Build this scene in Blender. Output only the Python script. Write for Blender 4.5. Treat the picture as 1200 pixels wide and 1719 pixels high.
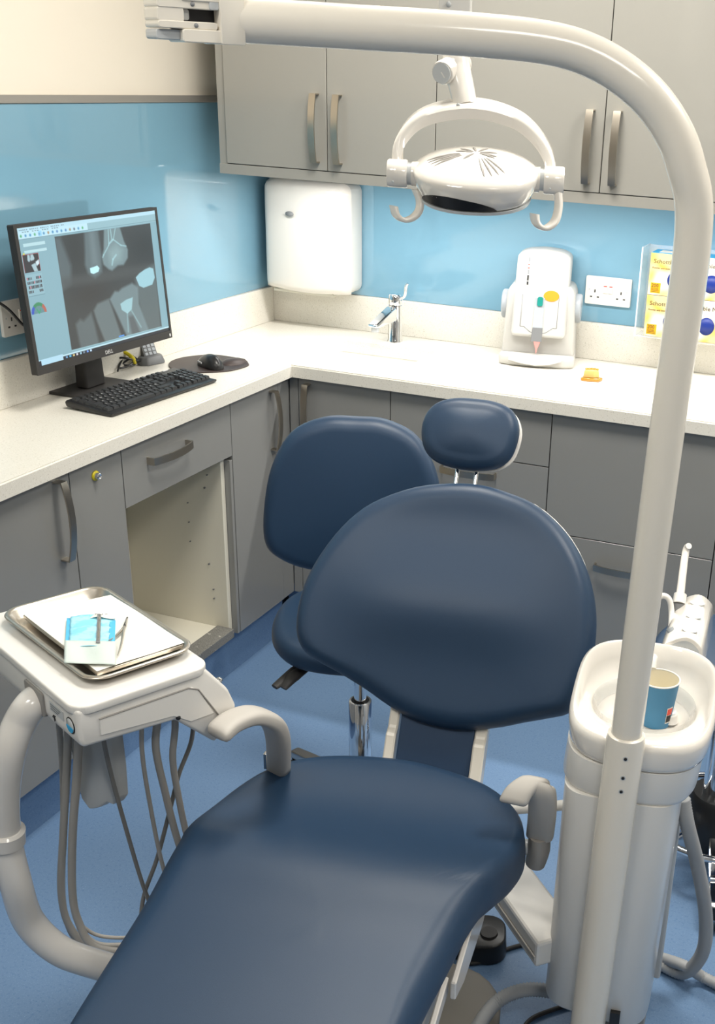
import bpy, bmesh, math, random
import numpy as np
from mathutils import Vector, Matrix
for o in list(bpy.data.objects): bpy.data.objects.remove(o)
scene = bpy.context.scene
COL = scene.collection
PI = math.pi

# ------------------------------------------------------------------ camera
cam = bpy.data.cameras.new('camera')
camo = bpy.data.objects.new('camera', cam); COL.objects.link(camo)
camo.location = (2.0848, -3.5661, 1.7269)
camo.rotation_euler = (1.155, -0.046, 0.3492)
cam.sensor_fit = 'AUTO'; cam.sensor_width = 36.0
cam.lens = 1927.11 * 36.0 / 1719.0
cam.shift_x = -(827.736 - 600.0) / 1719.0
cam.shift_y = (976.892 - 859.5) / 1719.0
cam.clip_start = 0.05
scene.camera = camo
# ------------------------------------------------------------------ world, exposure
w = bpy.data.worlds.new('world'); scene.world = w; w.use_nodes = True
w.node_tree.nodes['Background'].inputs[0].default_value = (0.9, 0.95, 1.0, 1)
w.node_tree.nodes['Background'].inputs[1].default_value = 0.3
vs = scene.view_settings
vs.view_transform = 'Standard'; vs.look = 'None'; vs.gamma = 1.0; vs.use_curve_mapping = False
vs.exposure = 0.15
CEIL_Z = 2.6
def area(name, loc, sx, sy, power, col, rot=(0, 0, 0)):
    L = bpy.data.lights.new(name, 'AREA'); L.shape = 'RECTANGLE'; L.size = sx; L.size_y = sy
    L.energy = power; L.color = col
    o = bpy.data.objects.new(name, L); o.location = loc; o.rotation_euler = rot; COL.objects.link(o)
    return o
PANELS = [(1.15, -1.35), (2.55, -1.35), (1.15, -3.3), (2.55, -3.3)]
for i, (x, y) in enumerate(PANELS):
    area('ceiling_lamp', (x, y, CEIL_Z - 0.02), 0.56, 0.56, 25.0 * (1.0 if y > -2 else 0.45), (1.0, 0.95, 0.86))
# LED strip under the wall cupboards
area('strip_lamp', (1.45, -0.33, 1.419), 2.5, 0.02, 14.0, (1.0, 0.98, 0.94))

# ------------------------------------------------------------------ materials
def mat(name, col, rough=0.5, metal=0.0, spec=0.5, coat=0.0, noise=None, bump=None, trans=0.0, alpha=1.0, emit=None, estr=0, ior=1.45, sheen=0):
    m = bpy.data.materials.new(name); m.use_nodes = True
    nt = m.node_tree; b = nt.nodes['Principled BSDF']
    b.inputs['Base Color'].default_value = (*col, 1)
    b.inputs['Roughness'].default_value = rough
    b.inputs['Metallic'].default_value = metal
    b.inputs['Specular IOR Level'].default_value = spec
    b.inputs['Coat Weight'].default_value = coat
    b.inputs['Coat Roughness'].default_value = 0.05
    b.inputs['Transmission Weight'].default_value = trans
    b.inputs['IOR'].default_value = ior
    b.inputs['Alpha'].default_value = alpha
    if sheen: b.inputs['Sheen Weight'].default_value = sheen
    if emit: b.inputs['Emission Color'].default_value = (*emit, 1); b.inputs['Emission Strength'].default_value = estr
    if noise or bump:
        tc = nt.nodes.new('ShaderNodeTexCoord')
    if noise:
        for k, (scale, c2, lo, hi, detail) in enumerate(noise):
            n = nt.nodes.new('ShaderNodeTexNoise'); n.inputs['Scale'].default_value = scale; n.inputs['Detail'].default_value = detail
            nt.links.new(tc.outputs['Object'], n.inputs['Vector'])
            r = nt.nodes.new('ShaderNodeMapRange'); r.inputs['From Min'].default_value = lo; r.inputs['From Max'].default_value = hi
            nt.links.new(n.outputs['Fac'], r.inputs['Value'])
            mx = nt.nodes.new('ShaderNodeMix'); mx.data_type = 'RGBA'
            nt.links.new(r.outputs['Result'], mx.inputs['Factor'])
            if k == 0: mx.inputs['A'].default_value = (*col, 1)
            else: nt.links.new(prev, mx.inputs['A'])
            mx.inputs['B'].default_value = (*c2, 1)
            prev = mx.outputs['Result']
        nt.links.new(prev, b.inputs['Base Color'])
    if bump:
        n = nt.nodes.new('ShaderNodeTexNoise'); n.inputs['Scale'].default_value = bump[0]; n.inputs['Detail'].default_value = 4
        nt.links.new(tc.outputs['Object'], n.inputs['Vector'])
        bp = nt.nodes.new('ShaderNodeBump'); bp.inputs['Strength'].default_value = bump[1]; bp.inputs['Distance'].default_value = 0.001
        nt.links.new(n.outputs['Fac'], bp.inputs['Height']); nt.links.new(bp.outputs['Normal'], b.inputs['Normal'])
    return m
M = {}
M['wall2'] = mat('low_bounce_wall', (0.42, 0.40, 0.37), 0.6)  # unseen walls, coloured darker to cut the light they bounce back
M['wall'] = mat('wall_paint', (0.78, 0.72, 0.62), 0.6, bump=(300, 0.05))
M['ceiling'] = mat('ceiling_paint', (0.8, 0.78, 0.74), 0.8)
M['floor'] = mat('blue_vinyl', (0.155, 0.26, 0.43), 0.42, spec=0.35, noise=[(420, (0.30, 0.42, 0.62), 0.60, 0.78, 2), (160, (0.085, 0.18, 0.36), 0.55, 0.85, 2)])
M['glass_back'] = mat('blue_back_painted_glass', (0.20, 0.39, 0.52), 0.06, spec=0.7, coat=1.0, ior=1.5)
M['alu'] = mat('brushed_aluminium_trim', (0.38, 0.36, 0.33), 0.5, 0.5)
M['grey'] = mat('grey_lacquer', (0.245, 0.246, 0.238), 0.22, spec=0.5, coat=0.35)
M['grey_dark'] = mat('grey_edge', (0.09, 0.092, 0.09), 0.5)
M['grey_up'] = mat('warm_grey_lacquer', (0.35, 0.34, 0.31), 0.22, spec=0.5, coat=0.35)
M['carcass'] = mat('cream_melamine', (0.70, 0.67, 0.57), 0.45)
M['chip'] = mat('worn_grey_foil', (0.22, 0.215, 0.2), 0.5, noise=[(60, (0.6, 0.58, 0.52), 0.66, 0.7, 5), (400, (0.12, 0.12, 0.11), 0.45, 0.6, 2)])
M['stone'] = mat('speckled_solid_surface', (0.75, 0.72, 0.65), 0.3, spec=0.4, noise=[(240, (0.55, 0.52, 0.45), 0.58, 0.72, 3), (420, (0.88, 0.86, 0.80), 0.6, 0.72, 2)])
M['mixer'] = mat('matt_white_plastic', (0.50, 0.49, 0.465), 0.35)
M['sink'] = mat('white_sink', (0.85, 0.84, 0.8), 0.2)
M['nickel'] = mat('brushed_nickel', (0.50, 0.45, 0.38), 0.28, 1.0)
M['chrome'] = mat('chrome', (0.85, 0.86, 0.88), 0.06, 1.0)
M['steel'] = mat('stainless_steel', (0.52, 0.48, 0.42), 0.34, 1.0)
M['steel_b'] = mat('polished_cast_aluminium', (0.5, 0.49, 0.47), 0.3, 1.0)
M['white'] = mat('white_plastic', (0.80, 0.78, 0.74), 0.28, coat=0.3)
M['white_gloss'] = mat('white_gloss_ceramic', (0.84, 0.80, 0.74), 0.1, coat=0.8)
M['enamel'] = mat('warm_white_enamel', (0.84, 0.79, 0.70), 0.25, coat=0.5)
M['arm_enamel'] = mat('white_enamel', (0.76, 0.735, 0.70), 0.22, coat=0.5)
M['armgrey'] = mat('light_grey_moulded', (0.50, 0.475, 0.44), 0.5)
M['knuckle'] = mat('mid_grey_moulded', (0.30, 0.285, 0.265), 0.45)
M['hose'] = mat('grey_hose', (0.42, 0.40, 0.37), 0.5)
M['hose_d'] = mat('dark_grey_hose', (0.22, 0.215, 0.205), 0.45)
M['vac'] = mat('ribbed_grey_hose', (0.40, 0.41, 0.42), 0.5)
M['navy'] = mat('navy_leatherette', (0.012, 0.038, 0.085), 0.46, spec=0.6, bump=(900, 0.12), sheen=0.0)
M['navy2'] = mat('navy_leatherette_side', (0.02, 0.05, 0.11), 0.42, bump=(900, 0.12))
M['black'] = mat('black_plastic', (0.018, 0.018, 0.019), 0.3)
M['black_soft'] = mat('black_matt', (0.035, 0.033, 0.032), 0.55)
M['black_gloss'] = mat('black_gloss', (0.008, 0.008, 0.01), 0.3)
M['key'] = mat('black_key', (0.03, 0.031, 0.033), 0.42)
M['legend'] = mat('pale_print', (0.7, 0.7, 0.7), 0.6)
M['mousemat'] = mat('brown_black_leather', (0.05, 0.035, 0.032), 0.45, bump=(300, 0.2))
M['yellow'] = mat('yellow_plastic', (0.75, 0.62, 0.02), 0.4)
M['paper'] = mat('white_paper', (0.84, 0.82, 0.76), 0.8)
M['maskblue'] = mat('pale_blue_fabric', (0.25, 0.66, 0.85), 0.45, noise=[(60, (0.42, 0.80, 0.92), 0.45, 0.6, 3)])
M['maskedge'] = mat('sky_blue_strip', (0.10, 0.50, 0.80), 0.4)
M['pouch'] = mat('grey_green_paper', (0.60, 0.68, 0.65), 0.55, bump=(60, 0.5))
M['film'] = mat('clear_film', (0.9, 0.97, 1.0), 0.12, alpha=0.22)
M['cupblue'] = mat('blue_paper_cup', (0.055, 0.21, 0.37), 0.5)
M['cupin'] = mat('cream_paper', (0.82, 0.76, 0.60), 0.6)
M['acrylic'] = mat('clear_acrylic', (0.85, 0.93, 1.0), 0.05, alpha=0.25, coat=1)
M['clear_edge'] = mat('acrylic_edge', (0.75, 0.88, 0.98), 0.15, alpha=0.65)
M['cup_plastic'] = mat('translucent_liner', (0.85, 0.85, 0.82), 0.12, alpha=0.5, coat=1)
M['cartonY'] = mat('pale_yellow_carton', (0.68, 0.58, 0.28), 0.5, noise=[(14, (0.72, 0.45, 0.05), 0.5, 0.68, 1), (9, (0.66, 0.64, 0.54), 0.52, 0.62, 1)])
M['gold'] = mat('amber_ink', (0.70, 0.36, 0.005), 0.5)
M['ink'] = mat('brown_ink', (0.07, 0.035, 0.02), 0.6)
M['inkblue'] = mat('deep_blue_ink', (0.01, 0.03, 0.22), 0.4)
M['inkcyan'] = mat('cyan_ink', (0.02, 0.40, 0.75), 0.5)
M['inkblack'] = mat('black_ink', (0.015, 0.015, 0.015), 0.5)
M['inkgrey'] = mat('grey_ink', (0.25, 0.26, 0.27), 0.5)
M['inkred'] = mat('red_ink', (0.75, 0.08, 0.05), 0.5)
M['orange'] = mat('orange_ink', (0.75, 0.27, 0.01), 0.45)
M['teal'] = mat('teal_plastic', (0.0, 0.20, 0.17), 0.4)
M['pink'] = mat('pink_plastic', (0.85, 0.22, 0.20), 0.4)
M['midgrey'] = mat('blue_grey_plastic', (0.36, 0.39, 0.42), 0.35)
M['silver'] = mat('pale_grey_plastic', (0.55, 0.57, 0.58), 0.3)
M['darkgrey'] = mat('dark_grey_plastic', (0.16, 0.165, 0.17), 0.4)
M['amber'] = mat('amber_resin', (0.60, 0.27, 0.01), 0.12, coat=1, trans=0.25)
M['cream_set'] = mat('cream_plaster', (0.62, 0.42, 0.14), 0.5)
M['led'] = mat('ceiling_led_diffuser', (0.9, 0.9, 0.88), 0.5, emit=(1.0, 0.97, 0.9), estr=4.0)
M['led2'] = mat('led_strip', (0.9, 0.9, 0.9), 0.5, emit=(1.0, 0.98, 0.94), estr=8.0)

# ------------------------------------------------------------------ helpers
def mk(name, bm, m, parent=None, smooth=False, label=None, kind=None, sharp=40):
    me = bpy.data.meshes.new(name)
    bmesh.ops.recalc_face_normals(bm, faces=bm.faces[:])
    if smooth:
        for f in bm.faces: f.smooth = True
    bm.to_mesh(me); bm.free()
    if isinstance(m, (list, tuple)):
        for q in m: me.materials.append(q)
    else: me.materials.append(m)
    if smooth:
        try: me.set_sharp_from_angle(angle=math.radians(sharp))
        except Exception: pass
    o = bpy.data.objects.new(name, me); COL.objects.link(o)
    if parent: o.parent = parent
    if label: o['label'] = label
    if kind: o['kind'] = kind
    return o
def thing(name, label, cat, loc=(0, 0, 0), rz=0, group=None):
    o = bpy.data.objects.new(name, None); COL.objects.link(o); o.empty_display_size = 0.05
    o.location = loc; o.rotation_euler = (0, 0, math.radians(rz)); o['label'] = label; o['category'] = cat
    if group: o['group'] = group
    return o
def tag(o, label, cat, group=None):
    o['label'] = label; o['category'] = cat
    if group: o['group'] = group
    return o
def bx(bm, x0, x1, y0, y1, z0, z1, bev=0.0, seg=2, mi=0):
    b = bmesh.new()
    r = bmesh.ops.create_cube(b, size=1)
    bmesh.ops.scale(b, vec=(abs(x1 - x0), abs(y1 - y0), abs(z1 - z0)), verts=b.verts)
    bmesh.ops.translate(b, vec=((x0 + x1) / 2, (y0 + y1) / 2, (z0 + z1) / 2), verts=b.verts)
    if bev > 0: bmesh.ops.bevel(b, geom=b.edges[:], offset=bev, segments=seg, affect='EDGES', profile=0.5)
    join(bm, b, mi)
    return bm
def join(bm, b, mi=0, mtx=None):
    if mtx is not None: bmesh.ops.transform(b, matrix=mtx, verts=b.verts)
    mp = {v: bm.verts.new(v.co) for v in b.verts}
    for f in b.faces:
        try:
            nf = bm.faces.new([mp[v] for v in f.verts]); nf.smooth = f.smooth; nf.material_index = mi if mi else f.material_index
        except ValueError: pass
    b.free()
def box(name, m, parent, x0, x1, y0, y1, z0, z1, bev=0.0015, seg=2, smooth=False, **k):
    bm = bmesh.new(); bx(bm, x0, x1, y0, y1, z0, z1, bev, seg)
    return mk(name, bm, m, parent, smooth, **k)
def cat(pts, n=8, closed=False):
    P = [Vector(p) for p in pts]; out = []; L = len(P)
    rng = range(L) if closed else range(L - 1)
    for i in rng:
        if closed: a, b, c, d = P[(i - 1) % L], P[i], P[(i + 1) % L], P[(i + 2) % L]
        else: a, b, c, d = P[max(i - 1, 0)], P[i], P[i + 1], P[min(i + 2, L - 1)]
        for k in range(n):
            t = k / n
            out.append(0.5 * ((2 * b) + (c - a) * t + (2 * a - 5 * b + 4 * c - d) * t * t + (3 * b - a - 3 * c + d) * t ** 3))
    if not closed: out.append(P[-1])
    return out
def tube(bm, pts, r, seg=16, n=8, smooth_path=True, caps=True, flat=None, mi=0):
    """pts: path; r: number or list per point; flat: (a,b) scale of the section"""
    P = [Vector(p) for p in pts]
    if isinstance(r, (int, float)): R = [r] * len(P)
    else: R = list(r)
    if smooth_path and len(P) > 2:
        Q = cat([(*p,) for p in P], n); RR = []
        for i in range(len(P) - 1):
            for k in range(n): RR.append(R[i] + (R[i + 1] - R[i]) * k / n)
        RR.append(R[-1]); P, R = Q, RR
    rings = []; up = None
    for i, p in enumerate(P):
        t = (P[min(i + 1, len(P) - 1)] - P[max(i - 1, 0)]).normalized()
        if up is None:
            up = Vector((0, 0, 1)) if abs(t.z) < 0.9 else Vector((1, 0, 0))
        s = t.cross(up)
        if s.length < 1e-6: s = t.orthogonal()
        s.normalize(); up = s.cross(t).normalized()
        ring = []
        for k in range(seg):
            a = 2 * PI * k / seg
            fx, fy = flat if flat else (1, 1)
            ring.append(bm.verts.new(p + s * math.cos(a) * R[i] * fx + up * math.sin(a) * R[i] * fy))
        rings.append(ring)
    for i in range(len(rings) - 1):
        for k in range(seg):
            f = bm.faces.new([rings[i][k], rings[i][(k + 1) % seg], rings[i + 1][(k + 1) % seg], rings[i + 1][k]]); f.smooth = True; f.material_index = mi
    if caps:
        for rg in (rings[0], rings[-1]):
            f = bm.faces.new(rg); f.material_index = mi
    return bm
def tubeo(name, m, parent, pts, r, seg=16, n=8, **k):
    kw = {q: k.pop(q) for q in ('smooth_path', 'caps', 'flat') if q in k}
    bm = bmesh.new(); tube(bm, pts, r, seg, n, **kw)
    return mk(name, bm, m, parent, True, **k)
def lathe(bm, prof, seg=32, sx=1, sy=1, center=(0, 0, 0), axis='z', mi=0, power=2.0):
    """prof: [(r,z)...]; r=0 closes"""
    rings = []
    for r, z in prof:
        if r <= 1e-7: rings.append([bm.verts.new((0, 0, z))])
        else:
            rg = []
            for k in range(seg):
                a = 2 * PI * k / seg; c, s = math.cos(a), math.sin(a)
                if power != 2.0:
                    c = math.copysign(abs(c) ** (2 / power), c); s = math.copysign(abs(s) ** (2 / power), s)
                rg.append(bm.verts.new((c * r * sx, s * r * sy, z)))
            rings.append(rg)
    for i in range(len(rings) - 1):
        A, B = rings[i], rings[i + 1]
        for k in range(seg):
            k2 = (k + 1) % seg
            if len(A) == 1 and len(B) == 1: continue
            if len(A) == 1: f = bm.faces.new([A[0], B[k], B[k2]])
            elif len(B) == 1: f = bm.faces.new([A[k], A[k2], B[0]])
            else: f = bm.faces.new([A[k], A[k2], B[k2], B[k]])
            f.smooth = True; f.material_index = mi
    vs_ = [v for rg in rings for v in rg]
    mt = Matrix.Identity(4)
    if axis == 'x': mt = Matrix.Rotation(PI / 2, 4, 'Y')
    if axis == 'y': mt = Matrix.Rotation(-PI / 2, 4, 'X')
    mt = Matrix.Translation(center) @ mt
    for v in vs_: v.co = mt @ v.co
    return bm
def latheo(name, m, parent, prof, seg=32, **k):
    kw = {q: k.pop(q) for q in ('sx', 'sy', 'center', 'axis', 'power') if q in k}
    bm = bmesh.new(); lathe(bm, prof, seg, **kw)
    return mk(name, bm, m, parent, True, **k)
def prism(bm, poly, fn, t0, t1, bev=0, seg=2, mi=0):
    """poly 2D points; fn(u,v,t)->xyz ; extruded between t0 and t1"""
    b = bmesh.new()
    A = [b.verts.new(fn(u, v, t0)) for u, v in poly]; B = [b.verts.new(fn(u, v, t1)) for u, v in poly]
    b.faces.new(A); b.faces.new(B[::-1])
    n = len(poly)
    for i in range(n): b.faces.new([A[i], A[(i + 1) % n], B[(i + 1) % n], B[i]])
    bmesh.ops.recalc_face_normals(b, faces=b.faces[:])
    if bev > 0:
        bmesh.ops.bevel(b, geom=[e for e in b.edges], offset=bev, segments=seg, affect='EDGES', profile=0.5, clamp_overlap=True)
    join(bm, b, mi)
    return bm
def prismo(name, m, parent, poly, fn, t0, t1, bev=0, seg=2, smooth=False, **k):
    bm = bmesh.new(); prism(bm, poly, fn, t0, t1, bev, seg)
    return mk(name, bm, m, parent, smooth, **k)
XY = lambda u, v, t: (u, v, t)
XZ = lambda u, v, t: (u, t, v)
YZ = lambda u, v, t: (t, u, v)
def rrect(x0, x1, y0, y1, r, n=6):
    out = []
    for cx, cy, a0 in ((x1 - r, y1 - r, 0), (x0 + r, y1 - r, 90), (x0 + r, y0 + r, 180), (x1 - r, y0 + r, 270)):
        for k in range(n + 1):
            a = math.radians(a0 + 90 * k / n); out.append((cx + r * math.cos(a), cy + r * math.sin(a)))
    return out
def cushion(bm, outline, fn, R=0.03, crown=0.01, Rb=0.02, body=0.0, n=6, rings=8, smooth=True, shrink=0.0):
    """outline: 2D control points; fn(u,v,h)->xyz; rounded edge radius R on top, Rb below, straight part body"""
    O_ = [(p.x, p.y) for p in cat([(u, v, 0) for u, v in outline], n, closed=True)] if smooth else outline
    cx = sum(p[0] for p in O_) / len(O_); cy = sum(p[1] for p in O_) / len(O_)
    def ring(inset, h, s=None):
        out = []
        for (x, y) in O_:
            d = math.hypot(x - cx, y - cy)
            f = (max(d - inset, 0.001) / d) if s is None else s * (max(d - R, 0.001) / d)
            out.append(bm.verts.new(fn(cx + (x - cx) * f, cy + (y - cy) * f, h)))
        return out
    L = []
    K = 7
    # bottom: from centre-ish flat ring up
    L.append(ring(Rb + 0.02, -body - Rb))
    for k in range(K): 
        a = PI / 2 * k / (K - 1); L.append(ring(Rb * (1 - math.sin(a)) if k else Rb, -body - Rb * math.cos(a)))
    if body > 0: L.append(ring(0, 0))
    for k in range(1, K):
        a = PI / 2 * k / (K - 1); L.append(ring(R * (1 - math.cos(a)), R * math.sin(a)))
    for k in range(1, rings):
        s = 1 - k / rings; L.append(ring(0, R + crown * (1 - s * s), s))
    top = bm.verts.new(fn(cx, cy, R + crown))
    N = len(O_)
    for i in range(len(L) - 1):
        for k in range(N): bm.faces.new([L[i][k], L[i][(k + 1) % N], L[i + 1][(k + 1) % N], L[i + 1][k]])
    for k in range(N): bm.faces.new([L[-1][k], L[-1][(k + 1) % N], top])
    bm.faces.new(L[0])
    return bm
def cushiono(name, m, parent, outline, fn, **k):
    kw = {q: k.pop(q) for q in ('R', 'crown', 'Rb', 'body', 'n', 'rings') if q in k}
    bm = bmesh.new(); cushion(bm, outline, fn, **kw)
    return mk(name, bm, m, parent, True, sharp=80, **k)
_font_cache = {}
def text(name, s, m, parent, size, mtx, align='LEFT', ext=0.0003, sx=1.0, **k):
    cu = bpy.data.curves.new(name, 'FONT'); cu.body = s; cu.size = size; cu.extrude = ext; cu.align_x = align; cu.resolution_u = 2
    o = bpy.data.objects.new(name, cu); COL.objects.link(o)
    dg = bpy.context.evaluated_depsgraph_get()
    me = bpy.data.meshes.new_from_object(o.evaluated_get(dg))
    bpy.data.objects.remove(o); bpy.data.curves.remove(cu)
    me.transform(Matrix.Diagonal((sx, 1, 1, 1)))
    me.transform(mtx); me.materials.clear(); me.materials.append(m)
    ob = bpy.data.objects.new(name, me); COL.objects.link(ob); ob.parent = parent
    return ob
def basis(o, x, y):
    """matrix with origin o, local x axis x and y axis y"""
    x = Vector(x).normalized(); y = Vector(y).normalized(); z = x.cross(y)
    return Matrix(((x.x, y.x, z.x, o[0]), (x.y, y.y, z.y, o[1]), (x.z, y.z, z.z, o[2]), (0, 0, 0, 1)))
def disc(bm, c, r, nx, ny, sx=1, sy=1, n=24, h=0.0006):
    mt = basis(c, nx, ny)
    b = bmesh.new()
    lathe(b, [(0, 0), (r, 0), (r, h), (0, h)], n, sx, sy)
    join(bm, b, 0, mt)
    return bm
def handle(parent, x, y, z, length, dirn, out, m=None, name='handle', depth=0.03, width=0.0195):
    """bow handle: strip along dirn ('z' or axis vector) standing off along out"""
    d = Vector(dirn).normalized(); o = Vector(out).normalized(); c = Vector((x, y, z)); wv = d.cross(o)
    N = 18; prof = []
    for i in range(N + 1):
        t = -1 + 2 * i / N
        h = depth * (0.62 + 0.38 * (1 - t * t))
        prof.append(c + d * (t * length / 2) + o * h)
    prof = [c - d * (length / 2 - 0.001)] + prof + [c + d * (length / 2 - 0.001)]
    bm = bmesh.new(); th = 0.004
    R = []
    for i, p in enumerate(prof):
        t = (prof[min(i + 1, len(prof) - 1)] - prof[max(i - 1, 0)]).normalized(); nn = wv.cross(t).normalized()
        if nn.dot(o) < 0 and 0 < i < len(prof) - 1: nn = -nn
        if i == 0: nn = -d
        if i == len(prof) - 1: nn = d
        if i in (1, len(prof) - 2): nn = (o + (-d if i == 1 else d)).normalized()
        R.append([bm.verts.new(p + wv * width / 2 * a + nn * th * b) for a, b in ((-1, 0), (1, 0), (1, 1), (-1, 1))])
    for i in range(len(R) - 1):
        for k in range(4): bm.faces.new([R[i][k], R[i][(k + 1) % 4], R[i + 1][(k + 1) % 4], R[i + 1][k]])
    bm.faces.new(R[0]); bm.faces.new(R[-1])
    return mk(name, bm, m or M['nickel'], parent, True, sharp=30)
# ------------------------------------------------------------------ room shell
def struct(name, bm_or_box, m, **k):
    bm = bmesh.new(); bx(bm, *bm_or_box)
    o = mk(name, bm, m); o['kind'] = 'structure'; return o
RX, RY = 3.6, -5.4
struct('floor', (-0.1, RX + 0.1, RY - 0.1, 0.1, -0.1, 0.0), M['floor'])
struct('ceiling', (-0.1, RX + 0.1, RY - 0.1, 0.1, CEIL_Z + 0.01, CEIL_Z + 0.1), M['ceiling'])
struct('wall_left', (-0.1, 0, RY - 0.1, 0.1, 0, CEIL_Z + 0.01), M['wall'])
struct('wall_back', (0, RX, 0, 0.1, 0, CEIL_Z + 0.01), M['wall'])
struct('wall_right', (RX, RX + 0.1, RY - 0.1, 0.1, 0, CEIL_Z + 0.01), M['wall2'])
struct('wall_front', (0, RX, RY - 0.1, RY, 0, CEIL_Z + 0.01), M['wall2'])
for i, (x, y) in enumerate(PANELS):
    t = thing('ceiling_light', ['square LED ceiling panel above the treatment chair', 'square LED ceiling panel above the right stool', 'square LED ceiling panel above the foot of the chair, left', 'square LED ceiling panel behind the camera, right'][i], 'light', (x, y, CEIL_Z - 0.01), 0, 'ceiling panels')
    bm = bmesh.new()
    for a in ((-0.3, -0.285, -0.3, 0.3), (0.285, 0.3, -0.3, 0.3), (-0.285, 0.285, -0.3, -0.285), (-0.285, 0.285, 0.285, 0.3)): bx(bm, *a, -0.012, 0.02)
    mk('frame', bm, M['white'], t)
    box('diffuser', M['led'], t, -0.284, 0.284, -0.284, 0.284, 0.0, 0.02, 0)
# glass splashbacks
g = box('glass_splashback', M['glass_back'], None, 0.0006, 0.008, -3.2, -0.009, 1.027, 1.6127, 0.0008, 1)
tag(g, 'blue glass splashback on the left wall behind the monitor', 'splashback')
g = box('glass_splashback', M['glass_back'], None, 0.0, 3.0, -0.008, -0.0006, 1.027, 1.4265, 0.0008, 1)
tag(g, 'blue glass splashback behind the sink and sockets under the cupboards', 'splashback')
t_ = box('trim_1', M['alu'], None, 0.0, 0.012, -3.2, -0.002, 1.6132, 1.632, 0.001, 1); t_['kind'] = 'structure'
# ------------------------------------------------------------------ worktop
ZT, ZB, DL, DB = 0.910, 0.873, 0.396, 0.574
DF, BF = 0.3745, -0.5544         # door faces: left run x, back run y
SX0, SX1, SY0, SY1 = 0.362, 0.70, -0.47, -0.18
wt = thing('worktop', 'pale speckled stone worktop running along two walls under the monitor and tap', 'worktop', (0, 0, ZB))
bm = bmesh.new()
# L-shape, built as one outline with a sink opening made from strips
zs = (0, ZT - ZB)
def slab(x0, x1, y0, y1): bx(bm, x0, x1, y0, y1, *zs)
outer = [(0.0005, -0.0005), (0.0005, -3.2), (DL, -3.2), (DL, -DB), (3.0, -DB), (3.0, -0.0005)]
hole = rrect(SX0, SX1, SY0, SY1, 0.02, 4)
for zz in zs:
    vo = [bm.verts.new((x, y, zz)) for x, y in outer]; vh = [bm.verts.new((x, y, zz)) for x, y in hole]
    eo = [bm.edges.new((vo[i], vo[(i + 1) % len(vo)])) for i in range(len(vo))]
    eh = [bm.edges.new((vh[i], vh[(i + 1) % len(vh)])) for i in range(len(vh))]
    bmesh.ops.triangle_fill(bm, edges=eo + eh, use_beauty=True)
    bmesh.ops.delete(bm, geom=[f for f in bm.faces if all(SX0 - 1e-4 < v.co.x < SX1 + 1e-4 and SY0 - 1e-4 < v.co.y < SY1 + 1e-4 for v in f.verts)], context='FACES_ONLY')
    if zz == zs[0]: lo, lh = vo, vh
    else: to, th = vo, vh
for A, B in ((lo, to), (lh, th)):
    for i in range(len(A)): bm.faces.new([A[i], A[(i + 1) % len(A)], B[(i + 1) % len(A)], B[i]])
bmesh.ops.recalc_face_normals(bm, faces=bm.faces[:])
es = [e for e in bm.edges if e.calc_length() > 0.3 and all(abs(v.co.z - zs[1]) < 1e-5 for v in e.verts) and (all(abs(v.co.x - DL) < 1e-4 for v in e.verts) or all(abs(v.co.y + DB) < 1e-4 for v in e.verts))]
bmesh.ops.bevel(bm, geom=es, offset=0.004, segments=3, affect='EDGES')
mk('slab', bm, M['stone'], wt)
box('upstand', M['stone'], wt, 0.0005, 0.02, -3.2, -0.0205, ZT - ZB, 1.0265 - ZB, 0.002)
box('upstand', M['stone'], wt, 0.0005, 3.0, -0.02, -0.0005, ZT - ZB, 1.0265 - ZB, 0.002)
# moulded basin
bm = bmesh.new(); z0 = -0.10; e = 0.004
rim = rrect(SX0 - 0.004, SX1 + 0.004, SY0 - 0.004, SY1 + 0.004, 0.024, 4); low = rrect(SX0 + 0.015, SX1 - 0.015, SY0 + 0.015, SY1 - 0.015, 0.02, 4)
A = [bm.verts.new((x, y, -0.0005)) for x, y in rim]; B = [bm.verts.new((x, y, z0)) for x, y in low]
for i in range(len(A)): bm.faces.new([A[i], A[(i + 1) % len(A)], B[(i + 1) % len(A)], B[i]])
bm.faces.new(B); mk('basin', bm, M['sink'], wt, True)
latheo('waste', M['chrome'], wt, [(0, z0 + 0.002), (0.02, z0 + 0.003), (0.024, z0 + 0.001)], 20, center=(0.53, -0.32, 0))
# ------------------------------------------------------------------ base cupboards, left run (faces at x = DF)
def left_unit(label, y0, y1, group=None):
    """closed carcass behind doors"""
    t = thing('base_cabinet', label, 'cabinet', (0, 0, 0), 0, group)
    box('carcass', M['grey_dark'], t, 0.012, DF - 0.021, y0 + 0.0005, y1 - 0.0005, 0.16, ZB - 0.004, 0)
    return t
def left_door(t, y0, y1, z0, z1, name='door', m=None):
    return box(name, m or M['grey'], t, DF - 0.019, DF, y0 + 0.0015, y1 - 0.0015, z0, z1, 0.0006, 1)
ZD0, ZD1 = 0.158, 0.869
c1, c2, c3 = -0.8837, -1.3691, -1.5585
t = left_unit('grey base cupboard in the inner corner left of the stool backrest', -0.884, -0.6)
d = left_door(t, c1, -0.622, ZD0, ZD1); handle(d, DF, -0.665, 0.76, 0.175, (0, 0, 1), (1, 0, 0))
box('corner_post', M['grey'], t, DF - 0.03, DF - 0.001, -0.620, -0.5545, ZD0, ZD1, 0.001, 1)
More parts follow.
